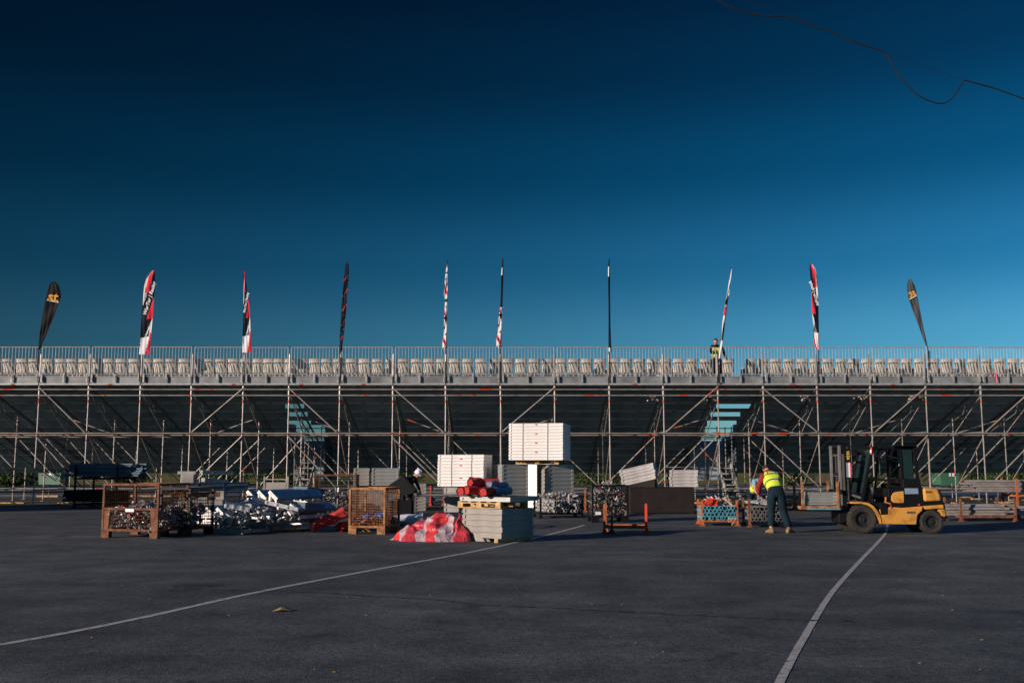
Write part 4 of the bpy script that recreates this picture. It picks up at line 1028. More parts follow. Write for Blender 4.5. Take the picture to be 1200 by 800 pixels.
# cowl
g = MB(); g.prism(poly([(445,405),(560,395),(560,335),(690,332),(700,410),(705,535),(545,553),(490,550),(455,505),(443,470)]), -HW+.03, HW-.03); g.build('cab_side', ['black'], fk, bevel=.015)
for sgn in (-1, 1):
    g = MB(); pts = [(465,465),(478,440),(500,430),(560,424),(560,505),(552,514),(480,510),(464,495)]
    y = sgn*(HW-.03); g.prism(poly(pts), min(y, y+sgn*.025), max(y, y+sgn*.025)); g.build('side_cover', ['yellow'], fk, bevel=.012)
g = MB(); g.prism(poly([(570,403),(670,403),(672,445),(570,447)]), -HW+.012, -HW+.029); g.build('sticker', ['bluesticker'], fk, bevel=.006)
text_mesh('Contact', .085, 'sticker_lettering', 'white', fk, (fx(621), -HW+.009, fz(424)), (R(90),0,0)) if False else None
# counterweight
g = MB(); g.prism(poly([(706,405),(720,398),(800,402),(822,412),(835,450),(842,498),(712,503)]), -HW+.01, HW-.01); g.build('counterweight', ['yellow'], fk, bevel=.05)
g = MB(); g.prism(poly([(690,505),(845,500),(852,522),(705,533)]), -HW+.02, HW-.02); g.prism(poly([(845,498),(868,510),(876,620),(866,650),(850,640),(862,560)]), -HW+.04, HW-.04); g.prism(poly([(836,420),(846,440),(856,500),(840,500)]), -HW+.02, HW-.02)
g.build('bumper_band', ['black'], fk, bevel=.02)
g = MB(); g.prism(poly([(700,535),(852,524),(856,552),(715,560)]), -HW+.005, HW-.005); g.prism(poly([(815,560),(862,556),(868,600),(862,616),(838,608)]), -HW+.01, HW-.01); g.build('counterweight_skirt', ['yellow'], fk, bevel=.015)
g = MB(); g.prism(poly([(655,590),(700,556),(800,556),(840,590),(850,640),(640,660)]), -HW+.30, HW-.30); g.build('axle_housing', ['black'], fk)
# wheels
def wheel(cx, cy, r, y, w, sgn):
    root = MB(); n = 36
    pr = [(r*.55,-w/2+.02),(r*.72,-w/2+.006),(r*.90,-w/2),(r*.97,-w/2+.02),(r,-w/2+.04),(r,w/2-.04),(r*.97,w/2-.02),(r*.90,w/2),(r*.55,w/2-.02)]
    root.lathe(pr, n, 'y')
    for i in range(22):
        a = 2*math.pi*i/22
        for s in (-1, 1): root.box((math.cos(a+s*.06)*(r+.001), s*w*.27, math.sin(a+s*.06)*(r+.001)), (.010, w*.40, .05), (0, -a+0, 0))
    t = root.build('tyre', ['rubber'], None, False)
    wr = MB(); wr.lathe([(0,-w*.30),(r*.16,-w*.34),(r*.20,-w*.20),(r*.42,-w*.18),(r*.50,-w*.42),(r*.57,-w*.45),(r*.57,w*.4),(r*.3,w*.3),(0,w*.3)], 28, 'y')
    for i in range(6): a = i*math.pi/3; wr.tube((r*.31*math.cos(a), -w*.26, r*.31*math.sin(a)), (r*.31*math.cos(a), -w*.18, r*.31*math.sin(a)), .014, 6)
    wh = wr.build('wheel', ['rim'], fk, False); t.parent = wh
    wh.location = (cx, y, cy)
    if sgn > 0: wh.rotation_euler = (0,0,math.pi)
    return wh
for sgn in (-1, 1):
    wheel(fx(245), .335, .335, sgn*(HW-.13), .24, sgn); wheel(fx(763), .275, .275, sgn*(HW-.12), .19, sgn)
# overhead guard / cab
g = MB()
for sgn in (-1, 1):
    y = sgn*(HW-.07)
    g.bar((fx(248), y, fz(500)), (fx(345), y, fz(112)), .06, .045); g.bar((fx(345), y, fz(112)), (fx(372), y, fz(94)), .06, .05)
    g.bar((fx(366), y, fz(96)), (fx(672), y, fz(99)), .06, .06)
    g.bar((fx(442), y, fz(498)), (fx(470), y, fz(300)), .045, .04); g.bar((fx(470), y, fz(300)), (fx(486), y, fz(140)), .045, .04); g.bar((fx(486), y, fz(140)), (fx(512), y, fz(100)), .045, .04)
    g.bar((fx(662), y, fz(100)), (fx(676), y, fz(335)), .06, .07); g.bar((fx(556), y, fz(102)), (fx(560), y, fz(335)), .035, .03)
    g.bar((fx(310), y, fz(330)), (fx(455), y, fz(345)), .05, .05)
for t in range(7): x = fx(370+t*48); g.b2(x-.02, x+.02, -HW+.1, HW-.1, fz(99), fz(88))
g.bar((fx(345), -HW+.07, fz(112)), (fx(345), HW-.07, fz(112)), .05); g.bar((fx(672), -HW+.07, fz(104)), (fx(672), HW-.07, fz(104)), .05)
g.b2(fx(510), fx(680), -HW+.04, HW-.04, fz(112), fz(84))
g.build('overhead_guard', ['black'], fk)
for sgn in (-1, 1):
    y = sgn*(HW-.075); g = MB(); g.prism(poly([(566,112),(640,112),(648,330),(566,330)]), y-.004, y+.004); g.build('side_window', ['glass'], fk)
g = MB(); g.b2(fx(652), fx(656), -HW+.12, HW-.12, fz(325), fz(120)); g.build('rear_window', ['glass'], fk)
g = MB(); v0 = [(fx(262),-HW+.12,fz(440)),(fx(262),HW-.12,fz(440)),(fx(340),HW-.12,fz(125)),(fx(340),-HW+.12,fz(125))]
g.add(v0+[(a+.006,b,c) for a,b,c in v0], [(0,1,2,3),(7,6,5,4),(0,4,5,1),(1,5,6,2),(2,6,7,3),(3,7,4,0)]); g.build('windscreen', ['glass'], fk)
g = MB(); g.b2(fx(470), fx(600), -.22, .22, fz(400), fz(370)); g.prism(poly([(590,400),(620,395),(632,250),(605,240)]), -.22, .22); g.build('driver_seat', ['blacktr'], fk, bevel=.03)
g = MB(); g.tube((fx(300),0,fz(430)), (fx(365),0,fz(360)), .025, 8)
for i in range(20):
    a, b = 2*math.pi*i/20, 2*math.pi*(i+1)/20; c0 = Vector((fx(368),0,fz(356))); uu = Vector((.0,1,0)); vv = Vector((.75,0,.66))
    g.tube(c0+(uu*math.cos(a)+vv*math.sin(a))*.16, c0+(uu*math.cos(b)+vv*math.sin(b))*.16, .013, 6)
g.build('steering_wheel', ['black'], fk)
g = MB(); g.prism(poly([(258,500),(330,505),(330,420),(300,350),(275,430)]), -HW+.12, HW-.12); g.build('dashboard', ['black'], fk)
# red/white lamp on the pillar, small reflectors
g = MB(); g.tube((fx(330),-HW+.02,fz(150)), (fx(333),-HW+.02,fz(98)), .026, 10); g.build('beacon', ['redpaint'], fk)
g = MB(); g.tube((fx(326),-HW+.012,fz(138)), (fx(328),-HW+.012,fz(118)), .024, 10); g.build('beacon_band', ['white'], fk)
for bb in ((453,461,-.016,-.004,550,526), (666,676,-.0,.04,530,518), (420,426,-.01,.0,490,466)):
    g = MB(); g.b2(fx(bb[0]),fx(bb[1]),-HW+bb[2],-HW+bb[3],fz(bb[4]),fz(bb[5])); g.build('reflector', ['flagred'], fk)
g = MB(); g.bar((fx(412),-HW-.0,fz(505)),(fx(455),-HW-.0,fz(518)),.03); g.bar((fx(418),-HW-.0,fz(505)),(fx(420),-HW-.0,fz(470)),.022); g.build('grab_handle', ['yellow'], fk)
# mast
for sgn in (-1, 1):
    y = sgn*.32
    g = MB(); g.b2(fx(115), fx(150), y-.035, y+.035, fz(655), fz(82)); g.build('mast_channel', ['black'], fk)
    g = MB(); g.b2(fx(100), fx(113), y-.05, y+.05, fz(560), fz(82)); g.build('inner_mast_channel', ['galv_dark'], fk)
    g = MB(); g.tube((fx(164),y-.05,fz(500)), (fx(164),y-.05,fz(215)), .042, 12); g.tube((fx(164),y-.05,fz(215)), (fx(164),y-.05,fz(95)), .028, 10); g.build('lift_cylinder', ['black'], fk, smooth=False)
    g = MB(); g.tube((fx(172),y*1.1,fz(450)), (fx(262),y*1.1,fz(478)), .03, 8); g.build('tilt_cylinder', ['galv_dark'], fk)
g = MB()
for z in (86, 300, 480, 640): g.b2(fx(116), fx(150), -.285, .285, fz(z+9), fz(z-9))
g.build('mast_crossbar', ['black'], fk)
# label sleeve on lift cylinder: blue, white, red stripes
for (a, b, m) in ((146,160,'bluesticker'),(160,173,'white'),(173,181,'flagred')):
    g = MB(); g.b2(fx(a), fx(b), -.43, -.418, fz(322), fz(212)); g.build('striped_label', [m], fk)
g = MB(); g.b2(fx(140), fx(184), -.417, -.40, fz(330), fz(105)); g.build('mast_guard_plate', ['black'], fk)
# vertical yellow marks, unreadable at this size
g = MB(); xx = fx(162)
for k, (zz, w, h) in enumerate(((182,20,12),(166,26,14),(148,24,13),(132,18,12))): 
    g.tube((fx(162-w/2), -.422, fz(zz)), (fx(162+w/2), -.422, fz(zz-3)), .012, 6); g.tube((fx(162+w/2-3), -.422, fz(zz+4)), (fx(162+w/2-3), -.422, fz(zz-6)), .011, 6) ; g.tube((fx(162-w/2+2), -.422, fz(zz)), (fx(162), -.422, fz(zz+7)), .010, 6)
g.build('yellow_marking', ['yellowtxt'], fk)
# carriage raised, load backrest and forks
ZF = .56
g = MB()
for z in (ZF+.05, ZF+.42): g.b2(fx(85), fx(100), -.5, .5, z-.05, z+.05)
g.b2(fx(86), fx(99), -.34, -.26, ZF, ZF+.45); g.b2(fx(86), fx(99), .26, .34, ZF, ZF+.45); g.build('carriage', ['black'], fk)
BX = .15; g = MB(); zt = fz(155); zb_ = fz(312)
g.bar((fx(78)+BX,-.4,ZF+.45),(fx(78)+BX,-.4,zt),.045); g.bar((fx(78)+BX,.4,ZF+.45),(fx(78)+BX,.4,zt),.045); g.bar((fx(78)+BX,-.4,zt),(fx(78)+BX,.4,zt),.045); g.bar((fx(78)+BX,-.4,zb_),(fx(78)+BX,.4,zb_),.04)
for k in range(5): y = -.3+.15*k; g.bar((fx(78)+BX,y,ZF+.45),(fx(78)+BX,y,zt),.022)
g.build('load_backrest', ['ply'], fk)
for sgn in (-1, 1):
    g = MB(); g.b2(fx(74), fx(86), sgn*.28-.05, sgn*.28+.05, ZF-.04, ZF+.45); g.b2(fx(86)-1.05, fx(75), sgn*.28-.05, sgn*.28+.05, ZF-.045, ZF-.005); g.build('fork', ['black'], fk)
g = MB(); g.b2(fx(88), fx(148), -.30, .30, fz(665), fz(540)); g.b2(fx(128), fx(240), -.15, .15, fz(640), fz(560)); g.build('front_axle', ['black'], fk, bevel=.02)
g = MB()
for sgn in (-1, 1):
    g.path([(fx(158), sgn*.22, fz(560)), (fx(150), sgn*.22, fz(430)), (fx(156), sgn*.22, fz(250)), (fx(150), sgn*.22, fz(120))], .012, 6)
g.path([(fx(240), -.3, fz(560)), (fx(215), -.32, fz(480)), (fx(180), -.3, fz(440))], .014, 6); g.build('hydraulic_hose', ['rubber'], fk)
g = MB(); g.bar((fx(352),-HW+.03,fz(150)),(fx(372),-HW-.10,fz(165)),.014); g.box((fx(374),-HW-.12,fz(185)),(.03,.10,.16)); g.build('mirror', ['black'], fk)
g = MB(); g.b2(fx(575),fx(640),-HW-.004,-HW+.002,fz(590),fz(574)); g.b2(fx(725),fx(770),-HW+.004,-HW+.012,fz(438),fz(424)); g.build('worn_decal', ['ply'], fk)
g = MB()
for (a, b) in ((400,650),(640,660),(395,575),(520,655),(640,560)): g.tube((fx(a),-HW-.008,fz(b)),(fx(a),-HW+.004,fz(b)),.012,8)
g.build('bolt', ['galv_dark'], fk)
# rack carried on the forks
fo = fk.location
rp = Vector((fo.x+fx(86)-.44, fo.y, ZF))
rack('rusty red rack of white frames carried on the forklift forks', rp+Vector((.0,0,0)), 0, .84, .7, .66, 'rust_lt', base_z=.02)
fp = deck_proto(.74, .6, .075, 'deckgrey', 'ply')
for k in range(4):
    o = fp if k == 0 else copy_tree(fp)
    o.location = rp+Vector((.02+.01*k, 0, .10+k*.077)); o.rotation_euler = (0,0,rnd.uniform(-.02,.02)); tag(o, f'grey-white frame, {ORD[3-k]} from the top, in the rack on the forklift forks'.replace('topmost from the top','topmost'), 'frame', 'white frames on the forks'); o.name = 'white_frame'
g = MB(); g.b2(-.4,.36,-.5,.5,-.0,.018); place('blue_board', g, ['bluetube'], 'thin blue board under the rack on the forklift forks', 'board', rp+Vector((.06,-.02,.0)))

# ------------------------------------------------------------- people
BULK = [1.]
def skin_mesh(chains, name, m, parent, sub=2):
    """chains: list of lists of (pos, radius); equal positions are merged into one graph"""
    bm = bmesh.new(); lay = bm.verts.layers.skin.verify(); V = {}
    root = None
    def vert(p, r):
        k = (round(p[0],4), round(p[1],4), round(p[2],4))
        if k not in V:
            v = bm.verts.new(p); rr = r if isinstance(r, (tuple, list)) else (r, r); rr = (rr[0]*BULK[0], rr[1]*BULK[0]); v[lay].radius = rr; V[k] = v
        return V[k]
    for ch in chains:
        for (p0, r0), (p1, r1) in zip(ch[:-1], ch[1:]):
            a, b = vert(p0, r0), vert(p1, r1)
            if not bm.edges.get((a, b)): bm.edges.new((a, b))
    bm.verts.ensure_lookup_table(); bm.verts[0][lay].use_root = True
    me = bpy.data.meshes.new(name+'_graph'); bm.to_mesh(me); bm.free()
    t = bpy.data.objects.new(name+'_tmp', me); col.objects.link(t)
    t.modifiers.new('s', 'SKIN').use_smooth_shade = True; s = t.modifiers.new('d', 'SUBSURF'); s.levels = sub; s.render_levels = sub
    bpy.context.view_layer.update()
    out = bpy.data.meshes.new_from_object(t.evaluated_get(bpy.context.evaluated_depsgraph_get())); bpy.data.objects.remove(t)
    out.materials.clear(); out.materials.append(M[m]); out.name = name
    for p in out.polygons: p.use_smooth = True
    o = bpy.data.objects.new(name, out); col.objects.link(o)
    if parent: o.parent = parent
    return o
def lerp(a, b, t): return tuple(a[i]+(b[i]-a[i])*t for i in range(3))
def head_add(g, c, rot, s=1.):
    """head with nose, ears, eye sockets, jaw, into builder g; faces local -y before rot"""
    T0 = g.T.copy(); g.T = Matrix.Translation(c) @ rot.to_4x4()
    n = 16; k = 12; vs = []; fs = []
    for j in range(k+1):
        t = math.pi*j/k
        for i in range(n):
            a = 2*math.pi*i/n; x = math.sin(t)*math.cos(a); y = math.sin(t)*math.sin(a); z = math.cos(t)
            w = 1-.22*max(0,-z); yy = y*(1-.05*max(0,-z)); 
            d = 0
            if y < -.3:
                d -= .10*math.exp(-(x/.16)**2-((z+.12)/.16)**2)*2.0       # nose
                d += .05*math.exp(-((abs(x)-.35)/.16)**2-((z-.08)/.12)**2) # eye sockets
                d -= .03*math.exp(-(x/.3)**2-((z+.48)/.06)**2)            # lips
            vs.append((x*.078*w*s, (yy+d)*.098*s, z*.118*s))
    for j in range(k):
        for i in range(n): fs.append((j*n+i, (j+1)*n+i, (j+1)*n+(i+1) % n, j*n+(i+1) % n))
    g.add(vs, fs)
    for e in (-1, 1): g.ball((e*.078*s, .008, -.005), (.012*s, .022*s, .033*s), n=8)
    g.T = T0
def hand_add(g, wrist, dirv, side, palm_n, curl=.6, s=1.):
    d = Vector(dirv).normalized(); pn = Vector(palm_n); pn = (pn-d*pn.dot(d)).normalized(); sd = d.cross(pn).normalized()*side
    w = Vector(wrist); 
    for k in range(5): t = k/4; g.tube(w+d*.10*t*0, w+d*.0, .001, 4) if False else None
    p0 = w; p1 = w+d*.085*s
    a = [p0+sd*.026*s-pn*.012*s, p0-sd*.026*s-pn*.012*s, p0-sd*.026*s+pn*.012*s, p0+sd*.026*s+pn*.012*s]
    b = [p1+sd*.040*s-pn*.011*s, p1-sd*.040*s-pn*.011*s, p1-sd*.040*s+pn*.011*s, p1+sd*.040*s+pn*.011*s]
    g.add(a+b, [(0,1,2,3),(7,6,5,4),(0,4,5,1),(1,5,6,2),(2,6,7,3),(3,7,4,0)])
    for k, L in enumerate((.072,.082,.076,.060)):
        q = p1+sd*(.030-.020*k)*s; cur = d.copy(); r = .0095*s
        for j in range(3):
            cur = (cur*math.cos(curl*.55)+pn*math.sin(curl*.55)).normalized(); e = q+cur*L*s*(.44,.32,.24)[j]; g.tube(q, e, r, 7, None, r*.92); g.ball(e, r*.93, n=6); q = e; r *= .92
    q = w+d*.025*s+sd*.026*s; cur = (d*.6+sd*.8).normalized(); r = .011*s
    for j in range(2): e = q+cur*.036*s; g.tube(q, e, r, 7, None, r*.9); g.ball(e, r*.92, n=6); q = e; cur = (cur*.8+pn*.5).normalized()
def boot(g, ankle, fwd, s=1.):
    f = Vector((fwd[0], fwd[1], 0)).normalized(); a = Vector(ankle); side = Vector((-f.y, f.x, 0)); z0 = a.z-.09
    secs = [(-.085,.034,.085),(-.05,.042,.13),(0,.044,.14),(.05,.045,.10),(.11,.048,.07),(.16,.042,.058),(.195,.022,.045)]
    vs = []; fs = []; n = 10
    for t, w, h in secs:
        c = a+f*t*s; 
        for i in range(n):
            an = 2*math.pi*i/n; x = math.cos(an)*w*s; z = max(0, math.sin(an)*.5+.5)*h*s
            if math.sin(an) < -.3: z = 0
            vs.append((c.x+side.x*x, c.y+side.y*x, z0+z))
    for j in range(len(secs)-1):
        for i in range(n): fs.append((j*n+i, j*n+(i+1) % n, (j+1)*n+(i+1) % n, (j+1)*n+i))
    fs += [tuple(range(n)), tuple((len(secs)-1)*n+i for i in range(n))]
    g.add(vs, fs)
def person(label, loc, rz, J, outfit, face, headc, handdirs, s=1., group=None, bulk=1.):
    root = thing('person', label, 'person', loc, rz, group); BULK[0] = bulk
    P = J
    def limb(a, b, r0, r1, n=3): return [(lerp(P[a], P[b], i/n), r0+(r1-r0)*i/n) for i in range(n+1)]
    tor = [(P['pelvis'], (.125,.105)), (P['waist'], (.12,.095)), (P['chest'], (.150,.108)), (P['neckb'], (.055,.055)), (P['neck'], (.05,.05)), (lerp(P['neck'], headc, .6), (.05,.05))]
    ch = [tor]
    for sd in 'LR':
        ch.append([(P['pelvis'], (.125,.105)), (P['hip'+sd], .085)]+limb('hip'+sd, 'knee'+sd, .085, .055)[1:]+limb('knee'+sd, 'ank'+sd, .055, .036)[1:])
        ch.append([(P['chest'], (.150,.108)), (P['sh'+sd], .058)]+limb('sh'+sd, 'el'+sd, .052, .038)[1:]+limb('el'+sd, 'wr'+sd, .038, .026)[1:])
    body = skin_mesh(ch, 'body', 'skin', root)
    g = MB(); head_add(g, headc, face); 
    for sd, (dv, pn, cu) in handdirs.items(): hand_add(g, P['wr'+sd], dv, 1 if sd == 'L' else -1, pn, cu)
    h = g.build('tmp', ['skin'], None, smooth=True)
    bm = bmesh.new(); bm.from_mesh(body.data); bm.from_mesh(h.data); bm.to_mesh(body.data); bm.free(); bpy.data.objects.remove(h)
    for p in body.data.polygons: p.use_smooth = True; p.material_index = 0
    # trousers
    e = .018; ch = []
    for sd in 'LR':
        ch.append([(P['waist'], (.135,.11)), (P['pelvis'], (.150,.125)), (P['hip'+sd], .105)]+limb('hip'+sd, 'knee'+sd, .103, .078)[1:]+[(lerp(P['knee'+sd], P['ank'+sd], .5), .074), (lerp(P['knee'+sd], P['ank'+sd], .93), .066)])
    skin_mesh(ch, 'trousers', outfit.get('legs','navy'), root)
    # top
    sl = outfit.get('sleeve', 1.); ch = [[(lerp(P['pelvis'], P['waist'], .5), (.14,.118)), (P['waist'], (.135,.112)), (P['chest'], (.165,.124)), (P['neckb'], (.075,.07))]]
    for sd in 'LR':
        c = [(P['chest'], (.165,.124)), (P['sh'+sd], .074), (lerp(P['sh'+sd], P['el'+sd], .5), .062)]
        if sl > .6: c += [(P['el'+sd], .052), (lerp(P['el'+sd], P['wr'+sd], .5), .046), (lerp(P['el'+sd], P['wr'+sd], .92), .038)]
        ch.append(c)
    skin_mesh(ch, outfit.get('topname','shirt'), outfit['top'], root)
    if outfit.get('vest'):
        v0 = lerp(P['pelvis'], P['waist'], .25)
        ch = [[(v0, (.165,.140)), (P['waist'], (.158,.132)), (lerp(P['waist'], P['chest'], .5), (.172,.135)), (P['chest'], (.182,.140)), (lerp(P['chest'], P['neckb'], .7), (.10,.085))]]
        for sd in 'LR': ch.append([(P['chest'], (.182,.140)), (lerp(P['chest'], P['sh'+sd], .85), (.088,.088))])
        v = skin_mesh(ch, 'hi_vis_vest', 'hivis', root)
        # reflective bands: faces of the vest between planes perpendicular to the spine
        me = v.data; me.materials.append(M['reflect'])
        a = Vector(v0); b = Vector(P['neckb']); ax = (b-a); L = ax.length; ax.normalize()
        bm = bmesh.new(); bm.from_mesh(me)
        for cut in outfit['bands']:
            for q in cut: bmesh.ops.bisect_plane(bm, geom=bm.verts[:]+bm.edges[:]+bm.faces[:], plane_co=a+ax*L*q, plane_no=ax)
        sdv = (Vector(P['shL'])-Vector(P['shR'])).normalized(); cx = (Vector(P['shL'])+Vector(P['shR']))/2
        for q in (-.115,-.085,.085,.115): bmesh.ops.bisect_plane(bm, geom=bm.verts[:]+bm.edges[:]+bm.faces[:], plane_co=cx+sdv*q, plane_no=sdv)
        for f in bm.faces:
            t = (f.calc_center_median()-a).dot(ax)/L; sx = abs((f.calc_center_median()-cx).dot(sdv))
            f.material_index = 1 if any(c[0] <= t <= c[1] for c in outfit['bands']) or (t > outfit['bands'][-1][1] and .085 < sx < .115) else 0
        bm.to_mesh(me); bm.free()
    for sd in 'LR':
        g = MB(); boot(g, P['ank'+sd], P['toe'+sd]); g.build('boot', [outfit.get('boot','boot')], root, smooth=True)
        if outfit.get('gloves') and sd in handdirs:
            g = MB(); dv, pn, cu = handdirs[sd]; w = Vector(P['wr'+sd]); d = Vector(dv).normalized(); hand_add(g, w, dv, 1 if sd == 'L' else -1, pn, cu, 1.12); g.tube(w-d*.05, w+d*.01, .034, 10); g.build('glove', ['glove'], root, smooth=False)
    # headwear
    g = MB(); g.T = Matrix.Translation(headc) @ face.to_4x4()
    if outfit.get('hat') == 'helmet':
        n = 18; prof = [(.118,.0),(.117,.03),(.108,.075),(.088,.110),(.055,.135),(.0,.145)]
        g.lathe(prof, n, c=(0,.008,.018)); g.lathe([(.118,.0),(.128,-.004),(.128,.004),(.118,.012)], n, c=(0,.008,.018)); g.prism([(-.07,0),(.07,0),(.07,.01),(-.07,.01)], -.165, -.10) if False else g.add([(-.075,-.10,.018),(.075,-.10,.018),(.055,-.155,.008),(-.055,-.155,.008),(-.075,-.10,.026),(.075,-.10,.026),(.055,-.155,.014),(-.055,-.155,.014)], [(0,1,2,3),(7,6,5,4),(0,4,5,1),(1,5,6,2),(2,6,7,3),(3,7,4,0)])
        g.box((0,.01,.155),(.03,.19,.02)); g.build('helmet', ['cap'], root, smooth=True)
    else:
        vs = []; fs = []; n = 16; k = 7
        for j in range(k+1):
            t = math.pi*.58*j/k
            for i in range(n):
                a = 2*math.pi*i/n; y = math.sin(t)*math.sin(a); lim = 1
                z = math.cos(t)
                if y < -.25: z = max(z, .42)
                vs.append((math.sin(t)*math.cos(a)*.084, y*.104+.006, z*.126))
        for j in range(k):
            for i in range(n): fs.append((j*n+i, (j+1)*n+i, (j+1)*n+(i+1) % n, j*n+(i+1) % n))
        g.add(vs, fs); g.build('hair', ['hair'], root, smooth=True)
    if outfit.get('hood'):
        g = MB(); c = Vector(P['neckb'])+Vector((0,0,.02)); g.T = Matrix.Translation(c); g.lathe([(.09,-.05),(.115,-.01),(.11,.035),(.075,.06),(.055,.03)], 16); g.build('collar', [outfit['hood']], root, smooth=True)
    return root
# worker A: back to camera, bending forward and to the left (facing +y). local axes: x right, y away
JA = dict(pelvis=(0,0,.98), waist=(-.01,.10,1.10), chest=(-.03,.30,1.30), neckb=(-.05,.46,1.41), neck=(-.055,.52,1.45),
    hipL=(-.10,.0,.93), hipR=(.10,.0,.93), kneeL=(-.12,.06,.50), kneeR=(.17,.05,.50), ankL=(-.15,-.02,.09), ankR=(.27,-.05,.09), toeL=(-.5,1,0), toeR=(.9,.6,0),
    shL=(-.22,.36,1.33), shR=(.16,.36,1.34), elL=(-.30,.48,1.08), elR=(.16,.58,1.08), wrL=(-.27,.62,.86), wrR=(.02,.68,.90))
faceA = Matrix.Rotation(R(180), 3, 'Z') @ Matrix.Rotation(R(-50), 3, 'X')
faceA = Matrix.Rotation(R(-48), 3, 'X') @ Matrix.Rotation(R(180), 3, 'Z')
la = G(911, 624); la.y += .0
person('worker seen from behind, bending over the dark rack in yellow vest and navy trousers', la, R(0), JA,
    dict(top='burgundy', vest=True, bands=[(.30,.37),(.62,.69)], legs='navy', gloves=True, hood='burgundy', boot='boot'), faceA, (-.06,.62,1.49), {'L':((.2,.3,-1),(0,1,0),.8),'R':((-.3,.3,-1),(0,1,0),.8)}, bulk=1.30)
# pocket panels on his trousers
# worker B: behind, facing the camera/right, bent down with helmet
JB = dict(pelvis=(-.05,.0,.80), waist=(-.02,-.08,.92), chest=(.06,-.26,1.10), neckb=(.13,-.40,1.19), neck=(.15,-.44,1.22),
    hipL=(.06,.0,.76), hipR=(-.16,.0,.76), kneeL=(.12,-.22,.46), kneeR=(-.16,-.24,.44), ankL=(.08,.02,.09), ankR=(-.2,.02,.09), toeL=(.2,-1,0), toeR=(-.3,-1,0),
    shL=(.24,-.30,1.08), shR=(-.12,-.34,1.14), elL=(.26,-.46,.86), elR=(-.16,-.48,.86), wrL=(.14,-.62,.68), wrR=(-.02,-.60,.66))
faceB = Matrix.Rotation(R(35), 3, 'Z') @ Matrix.Rotation(R(42), 3, 'X')
lb2 = G(895, 612); lb2.y += 1.0
person('worker in white helmet and light blue sleeves bending down behind the dark rack', lb2, R(8), JB,
    dict(top='bluetee', sleeve=.4, vest=True, bands=[(.30,.37),(.62,.69)], legs='navy', gloves=True, hat='helmet', boot='boot'), faceB, (.20,-.53,1.28), {'L':((-.1,-.4,-1),(0,-1,0),.8),'R':((.3,-.3,-1),(0,-1,0),.8)})
# worker C: on top of the stand facing the camera, holding the flag pole
JC = dict(pelvis=(0,0,.90), waist=(0,-.02,1.03), chest=(0,-.04,1.25), neckb=(0,-.05,1.42), neck=(-.01,-.07,1.48),
    hipL=(.10,0,.86), hipR=(-.10,0,.86), kneeL=(.11,-.04,.48), kneeR=(-.11,-.04,.48), ankL=(.12,0,.09), ankR=(-.12,0,.09), toeL=(.1,-1,0), toeR=(-.1,-1,0),
    shL=(.19,-.03,1.36), shR=(-.19,-.03,1.36), elL=(.30,-.10,1.10), elR=(-.26,-.16,1.12), wrL=(.36,-.18,.90), wrR=(-.10,-.34,1.14))
lc = at(840, 448, D1+.40); lc.z = ZW+.001
pc_ = person('worker in yellow vest on top of the grandstand, holding a furled flag', lc, 0, JC,
    dict(top='blacktr', vest=True, bands=[(.25,.29),(.55,.59)], legs='blacktr', boot='blacktr'), Matrix.Rotation(R(14), 3, 'X'), (-.02,-.11,1.58), {'L':((.2,-.4,-1),(0,-1,0),.6),'R':((.6,-.6,.4),(0,-1,0),1.2)}, bulk=1.25)
pc_.scale = (1.04,1.0,1.0)
# worker D: dark clothes, white helmet, bent behind the cage under a black sheet
ld = G(478, 606); ld.y += .5
JD = dict(pelvis=(-.12,.05,.90), waist=(-.07,.0,1.02), chest=(.06,-.12,1.20), neckb=(.16,-.18,1.28), neck=(.19,-.20,1.30),
    hipL=(-.02,.05,.86), hipR=(-.22,.05,.86), kneeL=(.02,-.05,.48), kneeR=(-.2,-.05,.48), ankL=(0,.06,.09), ankR=(-.22,.06,.09), toeL=(.8,-1,0), toeR=(.5,-1,0),
    shL=(.12,-.02,1.20), shR=(.02,-.32,1.18), elL=(.26,-.10,.98), elR=(.14,-.40,.94), wrL=(.34,-.2,.80), wrR=(.28,-.42,.76))
faceD = Matrix.Rotation(R(60), 3, 'Z') @ Matrix.Rotation(R(30), 3, 'X')
person('worker in dark clothing and a white helmet, stooping right behind the rusty cage', ld, 0, JD,
    dict(top='navy', topname='jacket', legs='blacktr', hat='helmet', boot='blacktr'), faceD, (.27,-.23,1.33), {'L':((.2,-.2,-1),(0,-1,0),.7),'R':((.2,-.2,-1),(0,-1,0),.7)})
g = MB(); g.prism([(-.55,.86),(-.14,1.14),(-.02,1.24),(.06,1.18),(.36,.80),(.34,.70),(.10,.62),(-.5,.72)], -.38, .1)
place('black_sheet', g, ['black'], 'black sheet of board peaked like a roof beside the rusty cage', 'sheet', ld+Vector((-.12,-.35,.05)), (0,0,R(-6)), bevel=.01)
g = MB(); g.bar((-.12,-.2,0),(-.12,-.2,1.15),.05); g.bar((.28,-.2,0),(.28,-.2,.8),.05); g.bar((-.5,-.2,0),(-.5,-.2,.85),.05); g.bar((-.5,-.2,.45),(.28,-.2,.45),.05); g.box((-.1,-.18,.3),(.7,.3,.45))
place('sheet_support', g, ['black'], 'dark post frame holding up the peaked black sheet', 'frame', ld+Vector((-.12,-.45,0)))

